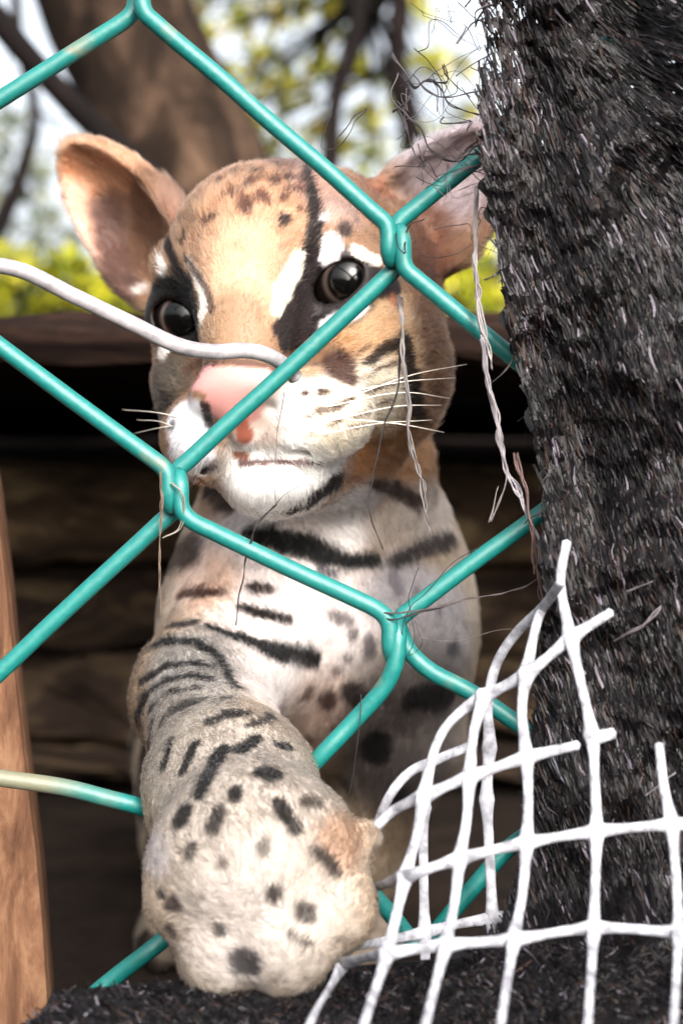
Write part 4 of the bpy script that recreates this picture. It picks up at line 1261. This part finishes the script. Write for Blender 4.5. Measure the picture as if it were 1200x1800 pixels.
for i in range(26):
    y0 = random.uniform(-20, 1150)
    x0 = float(np.interp(y0, EDGE[:, 0], EDGE[:, 1])) + 16
    d0 = 291
    l_ = random.uniform(25, 90); a = random.uniform(1.6, 3.0)
    pts = [(x0, y0, d0 - 1), (x0 + math.cos(a) * l_ * .5 + random.uniform(-12, 12), y0 + math.sin(a) * l_ * .5, d0 - 1 + random.uniform(-2, 2)), (x0 + math.cos(a) * l_, y0 + math.sin(a) * l_ + random.uniform(-16, 16), d0 + random.uniform(-3, 2))]
    thread(pts, random.uniform(0.0001, 0.00028), random.choice([TB, (70, 62, 66), (120, 112, 116)]), 0.0006)

#=== MESH ===
pm = empty('plastic_mesh', P(900, 1800, 262))
tag(pm, 'torn white plastic square mesh folded over beside the paw', 'mesh')
def dfront(px, py):
    d = 270 - 20 * np.clip((py - 1150) / 650.0, 0, 1)
    xe = np.interp(py, [1000, 1100, 1225, 1320, 1400, 1560, 1690, 1800], [985, 930, 840, 760, 690, 640, 590, 545])
    d = d - np.clip(py - 1600, 0, None) * 0.10
    e = np.clip(1 - (px - xe) / 130.0, 0, 1)
    return d + 9 * e * e
def strand(pts, nodes, back=False, r0=8.5, r1=17.0, stub=False):
    p3 = []
    for p in pts:
        d = p[2] if len(p) > 2 else (287 if back else float(dfront(p[0], p[1])))
        p3.append((p[0], p[1], d))
    path = catmull([P(*p) for p in p3], 12)
    rr = np.full(len(path), r0)
    for nd in nodes:
        # distance along the strand from the junction
        pp = np.stack([600 + path[:, 0] / path[:, 1] * FPX, 900 - (path[:, 2] - ZC) / path[:, 1] * FPX], 1)
        d2 = np.hypot(pp[:, 0] - nd[0], pp[:, 1] - nd[1])
        rr = np.maximum(rr, r0 + (r1 - r0) * np.exp(-d2 / 19.0))
    rr = rr * path[:, 1] / FPX * (1 + 0.05 * vnoise(path, 700, 13))
    V, F = tube(path, rr, 12, 0.5)
    return mesh_obj('strand', V, F, M_WHITE, pm)
N_ = {'a4': (1003, 1122), 'a3': (925, 1185), 'a2': (850, 1225), 'b4': (1040, 1292), 'b3': (925, 1332), 'b2': (825, 1366), 'b1': (745, 1400),
      'c5': (1180, 1450), 'c4': (1048, 1462), 'c3': (925, 1482), 'c2': (808, 1510), 'c1': (712, 1542), 'd5': (1192, 1640), 'd4': (1043, 1632), 'd3': (903, 1652), 'd2': (783, 1662), 'd1': (680, 1677), 'd0': (600, 1695)}
n_ = N_
strand([(996, 952), (985, 1025), n_['a4'], (1018, 1190), n_['b4'], (1045, 1375), n_['c4'], n_['d4'], (1033, 1800), (1026, 1960)], [n_['a4'], n_['b4'], n_['c4'], n_['d4']])
strand([(1158, 1308), (1166, 1380), n_['c5'], (1188, 1545), n_['d5'], (1184, 1800), (1178, 1960)], [n_['c5'], n_['d5']])
strand([(1325, 1250), (1322, 1442), (1335, 1648), (1340, 1960)], [(1322, 1442), (1335, 1648)])
strand([(1470, 1240), (1480, 1432), (1480, 1654), (1490, 1960)], [(1480, 1432), (1480, 1654)])
strand([(1325, 1248), (1400, 1246), (1470, 1240), (1560, 1236)], [(1325, 1248), (1470, 1240)])
strand([(955, 1066, 282), (942, 1100, 276), n_['a3'], (917, 1250), n_['b3'], (928, 1410), n_['c3'], (918, 1570), n_['d3'], (880, 1800), (858, 1960)], [n_['a3'], n_['b3'], n_['c3'], n_['d3']])
strand([n_['a2'], (832, 1290), n_['b2'], (820, 1440), n_['c2'], (798, 1590), n_['d2'], (748, 1800), (715, 1960)], [n_['a2'], n_['b2'], n_['c2'], n_['d2']])
strand([(1074, 1076), n_['a4'], n_['a3'], n_['a2'], (798, 1262), (766, 1312), n_['b1'], (732, 1470), n_['c1'], n_['d1'], (640, 1800), (600, 1960)], [n_['a4'], n_['a3'], n_['a2'], n_['b1'], n_['c1'], n_['d1']])
strand([(822, 1313, 286), (770, 1335, 282), (723, 1356, 279), (688, 1394, 277), (664, 1446, 280), (645, 1500, 284), (625, 1590, 284), (600, 1695, 268), (545, 1800, 240), (500, 1940, 224)], [n_['d0']], r0=8.6)
strand([(1016, 1310), n_['b3'], n_['b2'], n_['b1'], (694, 1424), (662, 1452)], [n_['b3'], n_['b2'], n_['b1']])
strand([(1079, 1289), (1060, 1294), (1034, 1299)], [n_['b4']], r0=9)
strand([(1640, 1425), (1480, 1432), (1330, 1442), n_['c5'], n_['c4'], n_['c3'], n_['c2'], n_['c1'], (640, 1568, 284)], [n_['c5'], n_['c4'], n_['c3'], n_['c2'], n_['c1']])
strand([(1640, 1660), (1480, 1654), (1335, 1648), n_['d5'], n_['d4'], n_['d3'], n_['d2'], n_['d1'], (604, 1694, 267)], [n_['d5'], n_['d4'], n_['d3'], n_['d2'], n_['d1'], n_['d0']])
# the part folded behind
strand([(985, 1025, 270), (955, 1066, 279), (910, 1110, 285), (880, 1152, 287), (864, 1195, 288), (857, 1250, 288), (860, 1310, 288), (855, 1400, 288), (860, 1500, 288), (865, 1615, 288), (868, 1680, 287)], [(860, 1315), (857, 1405), (865, 1615)], True, 9, 15)
strand([(752, 1340, 287), (744, 1420, 288), (744, 1530, 288), (746, 1640, 287), (748, 1720, 286)], [(744, 1420), (745, 1640)], True, 8.4, 15)
strand([(610, 1668, 270), (670, 1656, 281), (745, 1640, 287), (800, 1626, 288), (865, 1615, 288), (905, 1610, 287)], [(745, 1640), (865, 1615)], True, 8.4, 15)
